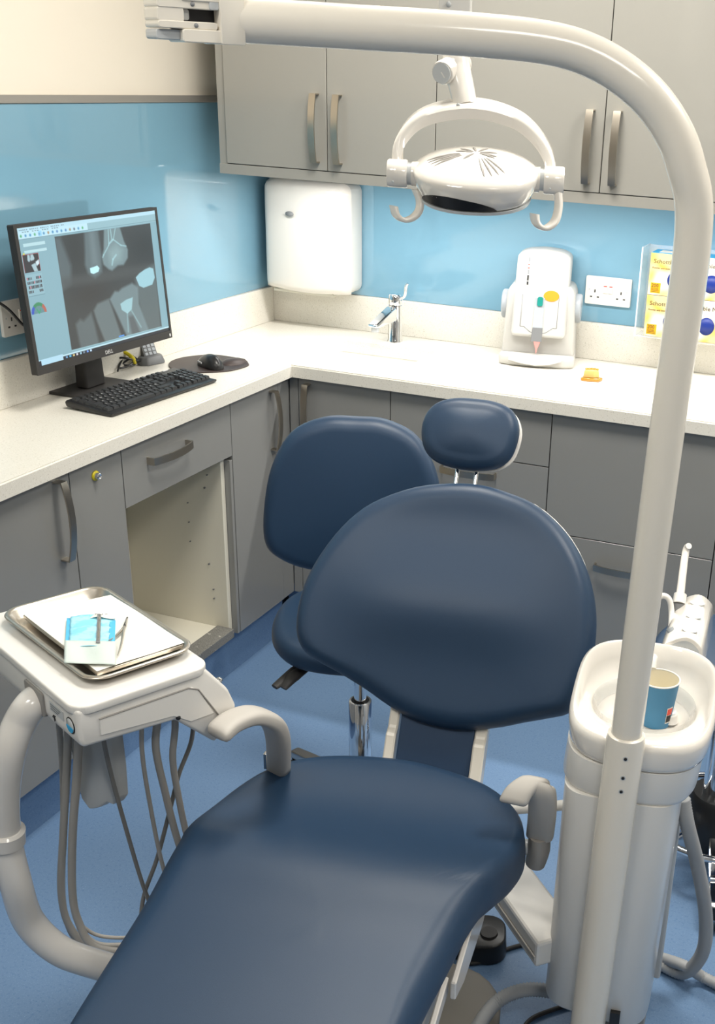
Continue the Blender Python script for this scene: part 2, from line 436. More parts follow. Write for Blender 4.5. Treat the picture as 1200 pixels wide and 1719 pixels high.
# open unit
t = thing('base_cabinet', 'open cupboard with missing door, cream inside, below the grey handled drawer', 'cabinet')
yo0, yo1 = c2, c1
T = 0.018
box('side_panel', M['carcass'], t, 0.012, DF - 0.02, yo1 - T - 0.0145, yo1 - 0.0145, 0.16, ZB - 0.004, 0.0005, 1)
box('side_panel', M['carcass'], t, 0.012, DF - 0.02, yo0 + 0.0005, yo0 + T, 0.16, ZB - 0.004, 0.0005, 1)
box('back_panel', M['carcass'], t, 0.012, 0.022, yo0 + T, yo1 - T - 0.015, 0.178, ZB - 0.004, 0)
bt = box('bottom_panel', M['carcass'], t, 0.022, DF - 0.06, yo0 + T, yo1 - T - 0.015, 0.16, 0.178, 0.0005, 1)
box('edge_strip', M['chip'], t, DF - 0.0595, DF - 0.002, yo0 + T, yo1 - T - 0.015, 0.155, 0.182, 0.0008, 1, label='worn grey strip with chipped foil')
box('edging', M['grey'], t, DF - 0.02, DF - 0.001, yo1 - 0.0138, yo1 - 0.0015, ZD0, 0.7, 0.0005, 1)
for zz in (0.30, 0.33, 0.36, 0.48, 0.53, 0.58, 0.64, 0.665):
    pass
for (px, zz, r) in ((0.30, 0.615, 0.0028), (0.30, 0.38, 0.0028), (0.24, 0.56, 0.002), (0.24, 0.50, 0.002), (0.24, 0.44, 0.002), (0.31, 0.30, 0.0022), (0.31, 0.27, 0.0022), (0.31, 0.68, 0.002), (0.31, 0.655, 0.002)):
    bm = bmesh.new(); disc(bm, (px, yo1 - T - 0.0147, zz), r, (1, 0, 0), (0, 0, 1), n=10, h=0.004); mk('shelf_peg', bm, M['darkgrey'], t)
d = left_door(t, yo0, yo1, 0.7126, ZD1, 'drawer'); handle(d, DF, -1.187, 0.808, 0.165, (0, 1, 0), (1, 0, 0), depth=0.032)
# narrow unit with lock
t = left_unit('narrow grey base cupboard with a small yellow-ringed cam lock', c3, c2)
d = left_door(t, c3, c2, ZD0, ZD1)
bm = bmesh.new(); lathe(bm, [(0, 0.0), (0.012, 0), (0.012, 0.003), (0, 0.003)], 20, axis='x', center=(DF, -1.4705, 0.829)); lk = mk('lock', bm, M['yellow'], d)
latheo('lock_barrel', M['chrome'], d, [(0.0, 0.003), (0.008, 0.003), (0.008, 0.013), (0.006, 0.015), (0.003, 0.013), (0, 0.013)], 20, axis='x', center=(DF, -1.4705, 0.829))
# far left units
t = left_unit('grey base cupboard with an upright bow handle behind the instrument tray', -2.16, c3)
d = left_door(t, -2.16, c3, ZD0, ZD1); handle(d, DF, -1.605, 0.762, 0.185, (0, 0, 1), (1, 0, 0), depth=0.034)
t = left_unit('grey base cupboard at the near end of the left run', -3.2, -2.16)
d = left_door(t, -2.68, -2.16, ZD0, ZD1); d = left_door(t, -3.2, -2.68, ZD0, ZD1)
# ------------------------------------------------------------------ base cupboards, back run (faces at y = BF)
b1, b2, b3 = 0.710, 1.2071, 1.7014
def back_unit(label, x0, x1):
    t = thing('base_cabinet', label, 'cabinet')
    box('carcass', M['grey_dark'], t, x0 + 0.0005, x1 - 0.0005, BF + 0.021, -0.012, 0.16, 0.76 if x0 < 0.75 else ZB - 0.004, 0)
    return t
def back_door(t, x0, x1, z0, z1, name='door'):
    return box(name, M['grey'], t, x0 + 0.0015, x1 - 0.0015, BF, BF + 0.019, z0 + 0.0015, z1 - 0.0015, 0.0005, 1)
t = back_unit('grey base cupboard under the sink beside the inner corner', 0.405, b1)
box('corner_post', M['grey'], t, DF + 0.0005, 0.404, BF, BF + 0.03, ZD0, ZD1, 0.001, 1)
d = back_door(t, 0.405, b1, ZD0, ZD1); handle(d, 0.438, BF, 0.765, 0.175, (0, 0, 1), (0, -1, 0))
t = back_unit('grey three-drawer base unit behind the headrest', b1 + 0.001, b2)
for z0, z1, hz in ((0.7102, ZD1, None), (0.44, 0.7102, 0.66), (ZD0, 0.44, 0.39)):
    d = back_door(t, b1, b2, z0, z1, 'drawer')
    if hz: handle(d, 0.965, BF, hz, 0.165, (1, 0, 0), (0, -1, 0))
t = back_unit('wide grey pan-drawer base unit right of the headrest', b2, b3)
back_door(t, b2, b3, 0.5139, ZD1, 'drawer'); d = back_door(t, b2, b3, ZD0, 0.5139, 'drawer'); handle(d, 1.452, BF, 0.437, 0.165, (1, 0, 0), (0, -1, 0))
t = back_unit('grey base unit at the right edge beyond the white suction holder', b3, 2.3)
back_door(t, b3, 2.3, ZD0, ZD1)
t = back_unit('last grey base unit of the back run', 2.3, 2.9)
back_door(t, 2.3, 2.9, ZD0, ZD1)
# plinths: vinyl coved up the front of the recess
p = box('baseboard_left', M['floor'], None, 0.02, DF - 0.05, -3.2, -0.55, 0.0, 0.159, 0); p['kind'] = 'structure'
p = box('baseboard_back', M['floor'], None, DF - 0.05, 2.9, BF + 0.05, -0.02, 0.0, 0.159, 0); p['kind'] = 'structure'
# ------------------------------------------------------------------ wall cupboards
CY = -0.4945; a0, a1, a2, a3, a4, a5 = 0.154, 0.4807, 0.8076, 1.2751, 1.742, 2.21
def wall_unit(label, xs, x0, x1, hs):
    t = thing('wall_cupboard', label, 'cupboard')
    box('carcass', M['grey_dark'], t, x0 + 0.0005, x1 - 0.0005, CY + 0.021, -0.012, 1.43, 2.28, 0)
    for i in range(len(xs) - 1):
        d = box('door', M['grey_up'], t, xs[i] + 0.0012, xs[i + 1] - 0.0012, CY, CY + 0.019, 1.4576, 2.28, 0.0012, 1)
        handle(d, hs[i], CY, 1.568, 0.175, (0, 0, 1), (0, -1, 0))
    return t
t = wall_unit('grey two-door wall cupboard over the paper towel dispenser', [a0, a1, a2], a0, a2, [a1 - 0.033, a1 + 0.038])
box('end_panel', M['grey_up'], t, 0.128, a0 - 0.001, CY + 0.006, -0.012, 1.43, 2.28, 0.0008, 1)
wall_unit('wide grey two-door wall cupboard behind the treatment lamp', [a2, a3, a4], a2, a4, [a3 - 0.036, a3 + 0.036])
wall_unit('grey wall cupboard at the far right past the lamp post', [a4, a5, 2.68], a4, 2.68, [a5 - 0.036, a5 + 0.036])
pm = box('light_pelmet', M['grey_up'], None, 0.128, 2.68, CY + 0.002, CY + 0.022, 1.4277, 1.4555, 0.001, 1)
tag(pm, 'long grey pelmet rail along the bottom of the wall cupboards', 'pelmet')
st = thing('strip_light', 'slim white LED strip light under the wall cupboards', 'light', (1.45, -0.33, 1.43))
box('housing', M['white'], st, -1.26, 1.26, -0.015, 0.015, -0.008, -0.0005, 0.001, 1)
box('diffuser', M['led2'], st, -1.25, 1.25, -0.010, 0.010, -0.0105, -0.0082, 0)
# ------------------------------------------------------------------ sockets
def socket(name, label, o, xd, nd, shadow=False):
    xd = Vector(xd); nd = Vector(nd)
    t = thing(name, label, 'socket')
    fn = lambda u, v, h: Vector(o) + xd * u + Vector((0, 0, v)) + nd * h
    bm = bmesh.new(); prism(bm, rrect(-0.073, 0.073, -0.043, 0.043, 0.004, 3), fn, 0, 0.009, 0.0012, 2); mk('plate', bm, M['white'], t)
    for cx in (-0.042, 0.042):
        for (dx, dz, w_, h_) in ((0, 0.010 - 0.012, 0.004, 0.009), (-0.011, -0.012 - 0.008, 0.007, 0.004), (0.011, -0.012 - 0.008, 0.007, 0.004)):
            bm = bmesh.new(); prism(bm, [(cx + dx - w_ / 2, dz - h_ / 2), (cx + dx + w_ / 2, dz - h_ / 2), (cx + dx + w_ / 2, dz + h_ / 2), (cx + dx - w_ / 2, dz + h_ / 2)], fn, 0.0088, 0.0094)
            mk('pin_slot', bm, M['black_soft'], t)
    for cx in (-0.009, 0.009):
        bm = bmesh.new(); prism(bm, rrect(cx - 0.0065, cx + 0.0065, -0.006, 0.018, 0.001, 2), fn, 0.009, 0.0125, 0.001, 1); rk = mk('rocker', bm, M['white'], t)
        bm = bmesh.new(); prism(bm, rrect(cx - 0.005, cx + 0.005, 0.0135, 0.0165, 0.0005, 1), fn, 0.0125, 0.0129); mk('red_band', bm, M['inkred'], rk)
    for cx in (-0.06, 0.06):
        bm = bmesh.new(); prism(bm, [(cx + 0.0025 * math.cos(a * PI / 4), 0.002 + 0.0025 * math.sin(a * PI / 4)) for a in range(8)], fn, 0.009, 0.0095); mk('screw', bm, M['silver'], t)
    return t
socket('wall_socket', 'white double socket on the blue glass right of the white mixing machine', (1.203, -0.0085, 1.127), (1, 0, 0), (0, -1, 0))
socket('wall_socket', 'white double socket on the left wall half hidden behind the monitor', (0.0085, -1.241, 1.124), (0, 1, 0), (1, 0, 0))
c = tubeo('power_cable', M['black'], None, [(0.012, -1.381, 1.202), (0.03, -1.347, 1.18), (0.05, -1.324, 1.155), (0.065, -1.3, 1.117), (0.07, -1.273, 1.102)], 0.0035, 10, 8)
tag(c, 'black cable looping in front of the left wall socket to the monitor', 'cable')
# ------------------------------------------------------------------ paper towel dispenser
t = thing('towel_dispenser', 'white folded paper towel dispenser with oval badge on the blue glass', 'dispenser', (0.2, -0.0085, 1.04))
bm = bmesh.new()
xa, xb = -0.158, 0.155
fn = lambda u, v, tt: (u, tt, v)
prism(bm, rrect(xa, xb, 0.0, 0.348, 0.028, 6), fn, -0.004, -0.085, 0.006, 3)
mk('back_case', bm, M['white'], t, True)
bm = bmesh.new()
NX, NZ = 24, 30; G = {}
for i in range(NX + 1):
    for j in range(NZ + 1):
        u = -1 + 2 * i / NX; v = j / NZ
        x = (xa + xb) / 2 + u * (xb - xa) / 2
        ex = (1 - abs(u) ** 8); ez = (1 - abs(2 * v - 1) ** 12)
        bulge = 0.012 * (1 - u * u) * (1 - v * 0.8)
        droop = -0.012 * (1 - u * u) if j == 0 else -0.012 * (1 - u * u) * (1 - v) ** 3
        y = -0.086 - 0.030 * (max(ex, 0) * max(ez, 0)) ** 0.35 - bulge * (1 if v > 0 else 0.4)
        rc = 1.0
        if v > 0.93: x = (xa + xb) / 2 + u * ((xb - xa) / 2 - 0.022 * ((v - 0.93) / 0.07) ** 2)
        G[i, j] = bm.verts.new((x, y, 0.002 + 0.346 * v + droop))
for i in range(NX):
    for j in range(NZ): bm.faces.new([G[i, j], G[i + 1, j], G[i + 1, j + 1], G[i, j + 1]])
mk('front_cover', bm, M['white_gloss'], t, True, sharp=60)
bm = bmesh.new(); disc(bm, (-0.044, -0.1300, 0.246), 0.0095, (1, 0, 0), (0, 0, 1), 1.6, 0.85, 24, 0.0015)
bd = mk('badge', bm, M['inkgrey'], t)
box('window_strip', M['carcass'], t, xa + 0.03, xb - 0.06, -0.1, -0.02, -0.011, -0.002, 0.002)
# ------------------------------------------------------------------ tap
t = thing('basin_tap', 'chrome mixer tap with lever at the back edge of the sink', 'tap', (0.522, -0.112, ZT), -14)
latheo('body', M['chrome'], t, [(0, 0), (0.026, 0), (0.026, 0.004), (0.0235, 0.008), (0.0225, 0.09), (0.022, 0.118), (0, 0.118)], 28)
latheo('cartridge', M['chrome'], t, [(0, 0.119), (0.0205, 0.119), (0.022, 0.124), (0.022, 0.150), (0.019, 0.154), (0, 0.154)], 28)
bm = bmesh.new(); prism(bm, [(-0.012, 0.108), (-0.012, 0.072), (-0.100, 0.060), (-0.118, 0.062), (-0.118, 0.070), (-0.02, 0.116)], YZ, -0.018, 0.018, 0.004, 3)
mk('spout', bm, M['chrome'], t, True)
latheo('aerator', M['silver'], t, [(0, 0.046), (0.0125, 0.046), (0.0125, 0.062), (0, 0.062)], 20, center=(0, -0.102, 0))
tubeo('lever', M['chrome'], t, [(0.015, -0.002, 0.140), (0.032, -0.004, 0.146), (0.044, -0.006, 0.158), (0.049, -0.007, 0.185), (0.056, -0.008, 0.196)], [0.005, 0.0045, 0.005, 0.0055, 0.004], 12)
# ------------------------------------------------------------------ mixing machine
t = thing('capsule_mixer', 'white dental capsule mixer with grey side knobs and orange oval badge', 'machine', (1.026, -0.137, ZT), 12)
bm = bmesh.new(); prism(bm, [(-0.118, -0.07), (-0.08, -0.085), (0, -0.092), (0.08, -0.085), (0.118, -0.07), (0.112, 0.09), (-0.112, 0.09)], XY, 0.0, 0.035, 0.010, 3); mk('base', bm, M['mixer'], t, True)
sh = [(-0.112, 0.03), (0.112, 0.03), (0.104, 0.215), (0.094, 0.235), (0.078, 0.240), (-0.078, 0.240), (-0.094, 0.235), (-0.104, 0.215)]
bm = bmesh.new(); prism(bm, sh, lambda u, v, tt: (u, tt + (v - 0.03) * 0.10, v), -0.045, 0.085, 0.010, 3); mk('housing', bm, M['mixer'], t, True)
bm = bmesh.new()
prism(bm, [(-0.084, 0.10), (0.084, 0.10), (0.082, 0.335), (0.055, 0.347), (0, 0.352), (-0.055, 0.347), (-0.082, 0.335)], lambda u, v, tt: (u, tt + (v - 0.1) * 0.32, v - 0.012), -0.072, 0.02, 0.012, 3)
mk('lid', bm, M['mixer'], t, True)
fl = lambda u, v, h: (u, -0.072 - h + (v - 0.1) * 0.32, v - 0.012)
def on(poly, name, m, h0=0.0, h1=0.001, bev=0): bm = bmesh.new(); prism(bm, poly, fl, h0, h1, bev, 1); return mk(name, bm, m, t)
on([(0.032 + 0.024 * math.cos(a * PI / 12), 0.222 + 0.0155 * math.sin(a * PI / 12)) for a in range(24)], 'badge', M['orange'], 0, 0.0012)
door = [(-0.056, 0.222), (-0.056, 0.131), (-0.044, 0.131), (-0.025, 0.117), (0, 0.112), (0.025, 0.117), (0.044, 0.131), (0.056, 0.131), (0.056, 0.222)]
bm = bmesh.new()
for i in range(len(door) - 1):
    p, q = Vector((*door[i], 0)), Vector((*door[i + 1], 0)); tube(bm, [Vector(fl(p.x, p.y, 0.0005)), Vector(fl(q.x, q.y, 0.0005))], 0.0009, 6, smooth_path=False)
mk('door_seam', bm, M['inkgrey'], t)
on([(-0.017, 0.108), (0.013, 0.108), (0.013, 0.216), (-0.017, 0.216)], 'window', M['midgrey'], 0, 0.0025)
on([(-0.019, 0.090), (0.014, 0.090), (0.014, 0.130), (-0.017, 0.130)], 'slot_frame', M['darkgrey'], 0, 0.004)
on(rrect(-0.009, 0.008, 0.192, 0.218, 0.005, 4), 'button', M['teal'], 0.002, 0.006)
on([(-0.010, 0.090), (0.010, 0.090), (0.003, 0.070), (0.0, 0.055), (-0.003, 0.070)], 'arrow_mark', M['pink'], 0.0, 0.0035)
on([(-0.084, 0.033), (-0.045, 0.025), (0.0, 0.021), (0.045, 0.026), (0.08, 0.037), (0.08, 0.052), (-0.084, 0.048)], 'drip_tray', M['mixer'], 0.0, 0.006, 0.001)
for i, (z0, z1, mm) in enumerate(((0.316, 0.328, 'inkgrey'), (0.306, 0.309, 'inkred'), (0.296, 0.299, 'inkred'), (0.280, 0.293, 'inkgrey'), (0.262, 0.277, 'inkblack'), (0.250, 0.259, 'inkblack'))):
    on([(-0.047, z0), (-0.042, z0), (-0.042, z1), (-0.047, z1)], 'side_print', M[mm], 0, 0.0008)
for s in (-1, 1):
    bm = bmesh.new(); lathe(bm, [(0, 0), (0.042, 0), (0.044, 0.004), (0.044, 0.016), (0.040, 0.02), (0, 0.02)], 28, axis='x')
    for v in bm.verts: v.co = (s * (0.103 + v.co.x), v.co.y + 0.02, v.co.z + 0.170)
    mk('side_knob', bm, M['midgrey'], t, True)
# amber item on the counter
t = thing('dental_cast', 'small amber plastic item on the worktop right of the capsule mixer', 'model', (1.242, -0.288, ZT), 15)
bm = bmesh.new(); prism(bm, [(-0.032, -0.014), (-0.012, -0.022), (0.022, -0.020), (0.034, -0.002), (0.020, 0.018), (-0.022, 0.018)], XY, 0, 0.010, 0.002, 1); mk('tray_base', bm, M['amber'], t, True)
bm = bmesh.new(); prism(bm, [(-0.026, -0.012), (0.008, -0.017), (0.024, -0.006), (0.014, 0.014), (-0.018, 0.014)], lambda u, v, q: (u * (1 - 6 * q), v, 0.010 + q), 0, 0.022, 0.003, 2); mk('block', bm, M['cream_set'], t, True)
for i in range(5):
    bm = bmesh.new(); b = bmesh.new(); bmesh.ops.create_icosphere(b, subdivisions=2, radius=0.005)
    join(bm, b, 0, Matrix.Translation((-0.016 + i * 0.008, 0.004 - 0.003 * math.cos(i * 1.4), 0.033)) @ Matrix.Diagonal((1, 1, 0.7, 1))); mk('tooth', bm, M['amber'], t, True)
# ------------------------------------------------------------------ glove boxes in an acrylic holder
t = thing('acrylic_holder', 'clear acrylic wall holder with two yellow glove boxes stacked in it', 'holder', (1.318, -0.0085, 1.018))
box('side_panel', M['acrylic'], t, 0, 0.003, -0.098, 0.0, 0, 0.262, 0.0005, 1); box('side_panel', M['acrylic'], t, 0.297, 0.30, -0.098, 0.0, 0, 0.262, 0.0005, 1)
box('back_panel', M['acrylic'], t, 0.003, 0.297, -0.003, 0.0, 0, 0.262, 0.0005, 1); box('bottom_shelf', M['acrylic'], t, 0.003, 0.297, -0.098, -0.003, 0.0, 0.003, 0.0005, 1)
box('edge', M['clear_edge'], t, -0.0005, 0.0035, -0.1005, -0.098, 0, 0.262, 0); box('edge', M['clear_edge'], t, -0.0005, 0.0035, -0.098, 0, 0.262, 0.264, 0)
def glove_box(label, z, top):
    g = thing('glove_box', label, 'box', (1.345, -0.0125, z), 0)
    box('carton', M['cartonY'], g, 0, 0.262, -0.088, 0.0, 0, 0.122, 0.001, 1)
    box('top_panel', M['inkcyan'] if top else M['inkblue'], g, 0.001, 0.261, -0.087, -0.001, 0.1221, 0.1225, 0)
    mt = lambda x, zz: basis((x, -0.0883, zz), (1, 0, 0), (0, 0, 1))
    text('lettering', 'Schottlander Disposable Nitrile', M['ink'], g, 0.0172, mt(0.010, 0.093), sx=1.09, ext=0.0004)
    text('lettering', 'Powder and latex free examination gloves', M['ink'], g, 0.0075, mt(0.008, 0.077))
    box('label_patch', M['gold'], g, 0.008, 0.038, -0.0886, -0.0884, 0.006, 0.036, 0)
    text('lettering', '200', M['ink'], g, 0.015, basis((0.010, -0.0889, 0.023), (1, 0, 0), (0, 0, 1)))
    text('lettering', 'GLOVES', M['ink'], g, 0.006, basis((0.0105, -0.0889, 0.016), (1, 0, 0), (0, 0, 1)))
    for k in range(2):
        box('print_line', M['ink'], g, 0.011, 0.035, -0.0889, -0.0887, 0.009 + k * 0.004, 0.0102 + k * 0.004, 0)
    for cx, cy, r in ((0.080, 0.048, 0.026), (0.188, 0.047, 0.026)):
        bm = bmesh.new(); disc(bm, (cx, -0.0884, cy), r, (1, 0, 0), (0, 0, 1), 0.92, 1.0, 28, 0.0004); mk('round_picture', bm, M['inkblue'], g)
    box('size_patch', M['inkblack'], g, 0.224, 0.246, -0.0886, -0.0884, 0.006, 0.028, 0)
    text('lettering', 'S', M['paper'], g, 0.022, basis((0.229, -0.0889, 0.0095), (1, 0, 0), (0, 0, 1)))
    return g
glove_box('yellow glove box on the bottom of the clear holder', 1.0225, False)
g = glove_box('yellow glove box with cyan top stacked on the other one', 1.1457, True)
box('tear_off_panel', M['paper'], g, 0.02, 0.14, -0.07, -0.02, 0.1226, 0.123, 0)
# ------------------------------------------------------------------ monitor
t = thing('computer_monitor', 'black monitor showing a dental x-ray on the left worktop', 'monitor', (0.10, -1.083, ZT))
YW, TL = math.radians(88.0), 0.066
Lx = Vector((math.cos(YW), math.sin(YW), 0)); Bk = Vector((-math.sin(YW), math.cos(YW), 0))
Up = Vector((0, 0, 1)) * math.cos(TL) + Bk * math.sin(TL); Nn = Lx.cross(Up)      # Nn points out of the screen
MC = Vector((0.130 - 0.10, -1.080 + 1.083, 1.183 - ZT))
mfn = lambda u, v, h: MC + Lx * u + Up * v + Nn * h
W2, H2 = 0.266, 0.1755
bm = bmesh.new(); prism(bm, rrect(-W2, W2, -H2, H2, 0.003, 2), mfn, -0.018, -0.001, 0.002, 2); mk('back_shell', bm, M['black_soft'], t, True)
bm = bmesh.new(); prism(bm, rrect(-0.2, 0.2, -0.15, 0.11, 0.02, 4), mfn, -0.038, -0.018, 0.006, 2); mk('rear_housing', bm, M['black_soft'], t, True)
S0, S1, T0, T1 = -0.2555, 0.2575, -0.1545, 0.1675
bm = bmesh.new()
for q in ((-W2, W2, T1, H2), (-W2, W2, -H2, T0), (-W2, S0, T0, T1), (S1, W2, T0, T1)):
    prism(bm, [(q[0], q[2]), (q[1], q[2]), (q[1], q[3]), (q[0], q[3])], mfn, -0.001, 0.002)
mk('bezel', bm, M['black_soft'], t)
# screen picture: what the display shows, as colours of the lit screen
NXs, NYs = 420, 264
uu, vv = np.meshgrid(np.linspace(0, 1, NXs), np.linspace(0, 1, NYs))
img = np.zeros((NYs, NXs, 3)); img[:] = (0.40, 0.58, 0.64)
AS = 0.513 / 0.322
def inside(poly, soft=0.006):
    """soft mask of a polygon in screen units (v down)"""
    P_ = np.array([(a, b / AS) for a, b in poly]); X_, Y_ = uu, vv / AS
    ins = np.zeros(uu.shape, bool); dist = np.full(uu.shape, 9.0); n = len(P_)
    for i in range(n):
        x1, y1 = P_[i]; x2, y2 = P_[(i + 1) % n]
        c_ = ((y1 > Y_) != (y2 > Y_)) & (X_ < (x2 - x1) * (Y_ - y1) / (y2 - y1 + 1e-12) + x1); ins ^= c_
        tt = np.clip(((X_ - x1) * (x2 - x1) + (Y_ - y1) * (y2 - y1)) / ((x2 - x1) ** 2 + (y2 - y1) ** 2 + 1e-12), 0, 1)
        dist = np.minimum(dist, np.hypot(X_ - x1 - tt * (x2 - x1), Y_ - y1 - tt * (y2 - y1)))
    sd = np.where(ins, dist, -dist); return np.clip(sd / soft + 0.5, 0, 1)
def paint(mask, col, a=1.0):
    global img
    k = (mask * a)[..., None]; img = img * (1 - k) + np.array(col) * k
def rect(x0, x1, y0, y1, col, a=1.0): paint(((uu >= x0) & (uu <= x1) & (vv >= y0) & (vv <= y1)).astype(float), col, a)
rect(0, 1, 0, 0.033, (0.62, 0.82, 0.90)); rect(0, 0.47, 0.03, 0.078, (0.66, 0.85, 0.92)); rect(0.47, 1, 0.03, 0.09, (0.46, 0.64, 0.69)); rect(0, 1, 0.078, 0.083, (0.30, 0.45, 0.5))
rng = random.Random(3)
for i in range(15):
    x = 0.02 + i * 0.0295; cc = rng.choice([(0.1, 0.3, 0.6), (0.1, 0.5, 0.2), (0.15, 0.15, 0.2), (0.5, 0.3, 0.1), (0.05, 0.35, 0.6)])
    paint(np.clip(1.5 - np.hypot(uu - x, (vv - 0.058) / AS) / 0.006, 0, 1), cc, 0.8)
for i in range(26):
    if i % 6 != 5: rect(0.012 + i * 0.0115, 0.020 + i * 0.0115, 0.012, 0.020, (0.25, 0.35, 0.42), 0.7)
for i in range(16):
    if i % 4 != 3: rect(0.030 + i * 0.016, 0.041 + i * 0.016, 0.028, 0.035, (0.2, 0.3, 0.36), 0.6)
rect(0.13, 0.155, 0.035, 0.076, (0.35, 0.7, 0.95), 0.6)
XR = inside([(0.233, 0.094), (0.95, 0.096), (0.941, 0.955), (0.231, 0.945)], 0.002)
base = img.copy()
img = np.zeros_like(img); img[:] = (0.115, 0.135, 0.14)
paint(np.clip((vv - 0.5) * 1.3, 0, 1), (0.16, 0.16, 0.155), 0.8)
paint(np.exp(-((uu - 0.88) ** 2 / 0.02 + (vv - 0.27) ** 2 / 0.02)), (0.055, 0.075, 0.08), 0.8)
paint(np.exp(-((uu - 0.36) ** 2 / 0.008 + (vv - 0.2) ** 2 / 0.04)), (0.06, 0.08, 0.085), 0.8)
paint(np.exp(-((uu - 0.42) ** 2 / 0.02 + (vv - 0.55) ** 2 / 0.01)), (0.09, 0.09, 0.09), 0.7)
paint(inside([(0.23, 0.10), (0.27, 0.10), (0.315, 0.32), (0.30, 0.45), (0.225, 0.49)], 0.03), (0.24, 0.30, 0.32), 0.8)
paint(inside([(0.232, 0.47), (0.94, 0.50), (0.93, 0.42), (0.24, 0.40)], 0.03), (0.17, 0.19, 0.195), 0.7)
t1 = [(0.44, 0.09), (0.424, 0.25), (0.412, 0.332), (0.425, 0.40), (0.472, 0.445), (0.528, 0.41), (0.541, 0.281), (0.54, 0.09)]
paint(inside(t1, 0.02), (0.25, 0.32, 0.34), 0.9); paint(inside([(0.475, 0.09), (0.46, 0.35), (0.51, 0.35), (0.51, 0.09)], 0.03), (0.33, 0.41, 0.43), 0.6)
paint(inside([(0.444, 0.364), (0.476, 0.36), (0.499, 0.354), (0.513, 0.377), (0.502, 0.403), (0.464, 0.413), (0.444, 0.401)], 0.003), (0.66, 0.92, 0.98))
t2 = [(0.585, 0.09), (0.563, 0.242), (0.542, 0.298), (0.546, 0.357), (0.580, 0.40), (0.604, 0.415), (0.652, 0.384), (0.697, 0.387), (0.736, 0.339), (0.745, 0.274), (0.724, 0.204), (0.705, 0.09)]
paint(inside(t2, 0.012), (0.34, 0.44, 0.46), 0.95); paint(inside([(0.60, 0.26), (0.60, 0.36), (0.68, 0.34), (0.70, 0.27), (0.66, 0.22)], 0.05), (0.45, 0.58, 0.60), 0.7)
def line(pts, wd, col, a=1.0):
    for (x1, y1), (x2, y2) in zip(pts[:-1], pts[1:]):
        tt = np.clip(((uu - x1) * (x2 - x1) + (vv - y1) / AS * (y2 - y1) / AS) / ((x2 - x1) ** 2 + ((y2 - y1) / AS) ** 2 + 1e-12), 0, 1)
        d_ = np.hypot(uu - x1 - tt * (x2 - x1), (vv - y1) / AS - tt * (y2 - y1) / AS); paint(np.clip(1.5 - d_ / wd, 0, 1), col, a)
LC = (0.55, 0.78, 0.82)
line([(0.617, 0.09), (0.605, 0.217), (0.557, 0.284), (0.549, 0.30)], 0.0035, LC, 0.6); line([(0.672, 0.09), (0.645, 0.18), (0.697, 0.233), (0.735, 0.245)], 0.0035, LC, 0.6); line([(0.640, 0.18), (0.610, 0.205)], 0.005, LC, 0.7)
line([(0.65, 0.30), (0.622, 0.329), (0.61, 0.37)], 0.005, LC, 0.6); line([(0.632, 0.09), (0.634, 0.18)], 0.004, LC, 0.6)
paint(inside([(0.771, 0.514), (0.889, 0.442), (0.947, 0.424), (0.944, 0.668), (0.933, 0.97), (0.80, 0.96), (0.773, 0.628)], 0.025), (0.25, 0.31, 0.32), 0.85)
paint(inside([(0.779, 0.504), (0.812, 0.477), (0.86, 0.455), (0.9, 0.446), (0.929, 0.461), (0.933, 0.537), (0.905, 0.589), (0.831, 0.600), (0.798, 0.577)], 0.004), (0.50, 0.72, 0.78))
t3 = [(0.555, 0.63), (0.602, 0.577), (0.63, 0.585), (0.66, 0.565), (0.744, 0.542), (0.785, 0.585), (0.777, 0.721), (0.83, 0.96), (0.65, 0.96), (0.597, 0.766)]
paint(inside(t3, 0.015), (0.34, 0.43, 0.45), 0.9); paint(inside([(0.68, 0.80), (0.72, 0.80), (0.76, 0.96), (0.69, 0.96)], 0.02), (0.20, 0.22, 0.23), 0.8)
paint(inside([(0.631, 0.685), (0.68, 0.663), (0.735, 0.655), (0.714, 0.751), (0.676, 0.775), (0.636, 0.735)], 0.005), (0.50, 0.70, 0.74))
line([(0.676, 0.77), (0.664, 0.92)], 0.005, LC, 0.4); line([(0.712, 0.762), (0.770, 0.91)], 0.0045, LC, 0.4)
paint(inside([(0.427, 0.689), (0.461, 0.643), (0.549, 0.625), (0.563, 0.69), (0.61, 0.96), (0.48, 0.96), (0.44, 0.78)], 0.015), (0.29, 0.35, 0.36), 0.9)
paint(inside([(0.287, 0.76), (0.322, 0.730), (0.345, 0.75), (0.407, 0.70), (0.418, 0.785), (0.433, 0.96), (0.296, 0.96)], 0.02), (0.26, 0.31, 0.32), 0.85)
line([(0.60, 0.40), (0.51, 0.62)], 0.02, (0.11, 0.12, 0.12), 0.0)
xr = img; img = base * (1 - XR[..., None]) + xr * XR[..., None]
rect(0.025, 0.165, 0.113, 0.135, (0.62, 0.80, 0.84)); rect(0.025, 0.17, 0.16, 0.18, (0.62, 0.80, 0.84)); rect(0.016, 0.026, 0.175, 0.19, (0.8, 0.8, 0.1))
rect(0.008, 0.112, 0.19, 0.319, (0.55, 0.12, 0.14)); rect(0.011, 0.109, 0.193, 0.316, (0.07, 0.07, 0.09))
for q, s in ((t1, 1), (t2, 1), (t3, 1)):
    paint(inside([(0.012 + (a - 0.233) / 0.717 * 0.098, 0.193 + (b - 0.094) / 0.86 * 0.123) for a, b in q], 0.004), (0.6, 0.75, 0.8), 0.9)
paint(inside([(0.085, 0.25), (0.108, 0.235), (0.108, 0.265), (0.09, 0.28)], 0.003), (0.75, 0.85, 0.9))
rect(0.005, 0.113, 0.332, 0.485, (0.44, 0.62, 0.68)); rect(0.005, 0.113, 0.484, 0.487, (0.25, 0.4, 0.45))
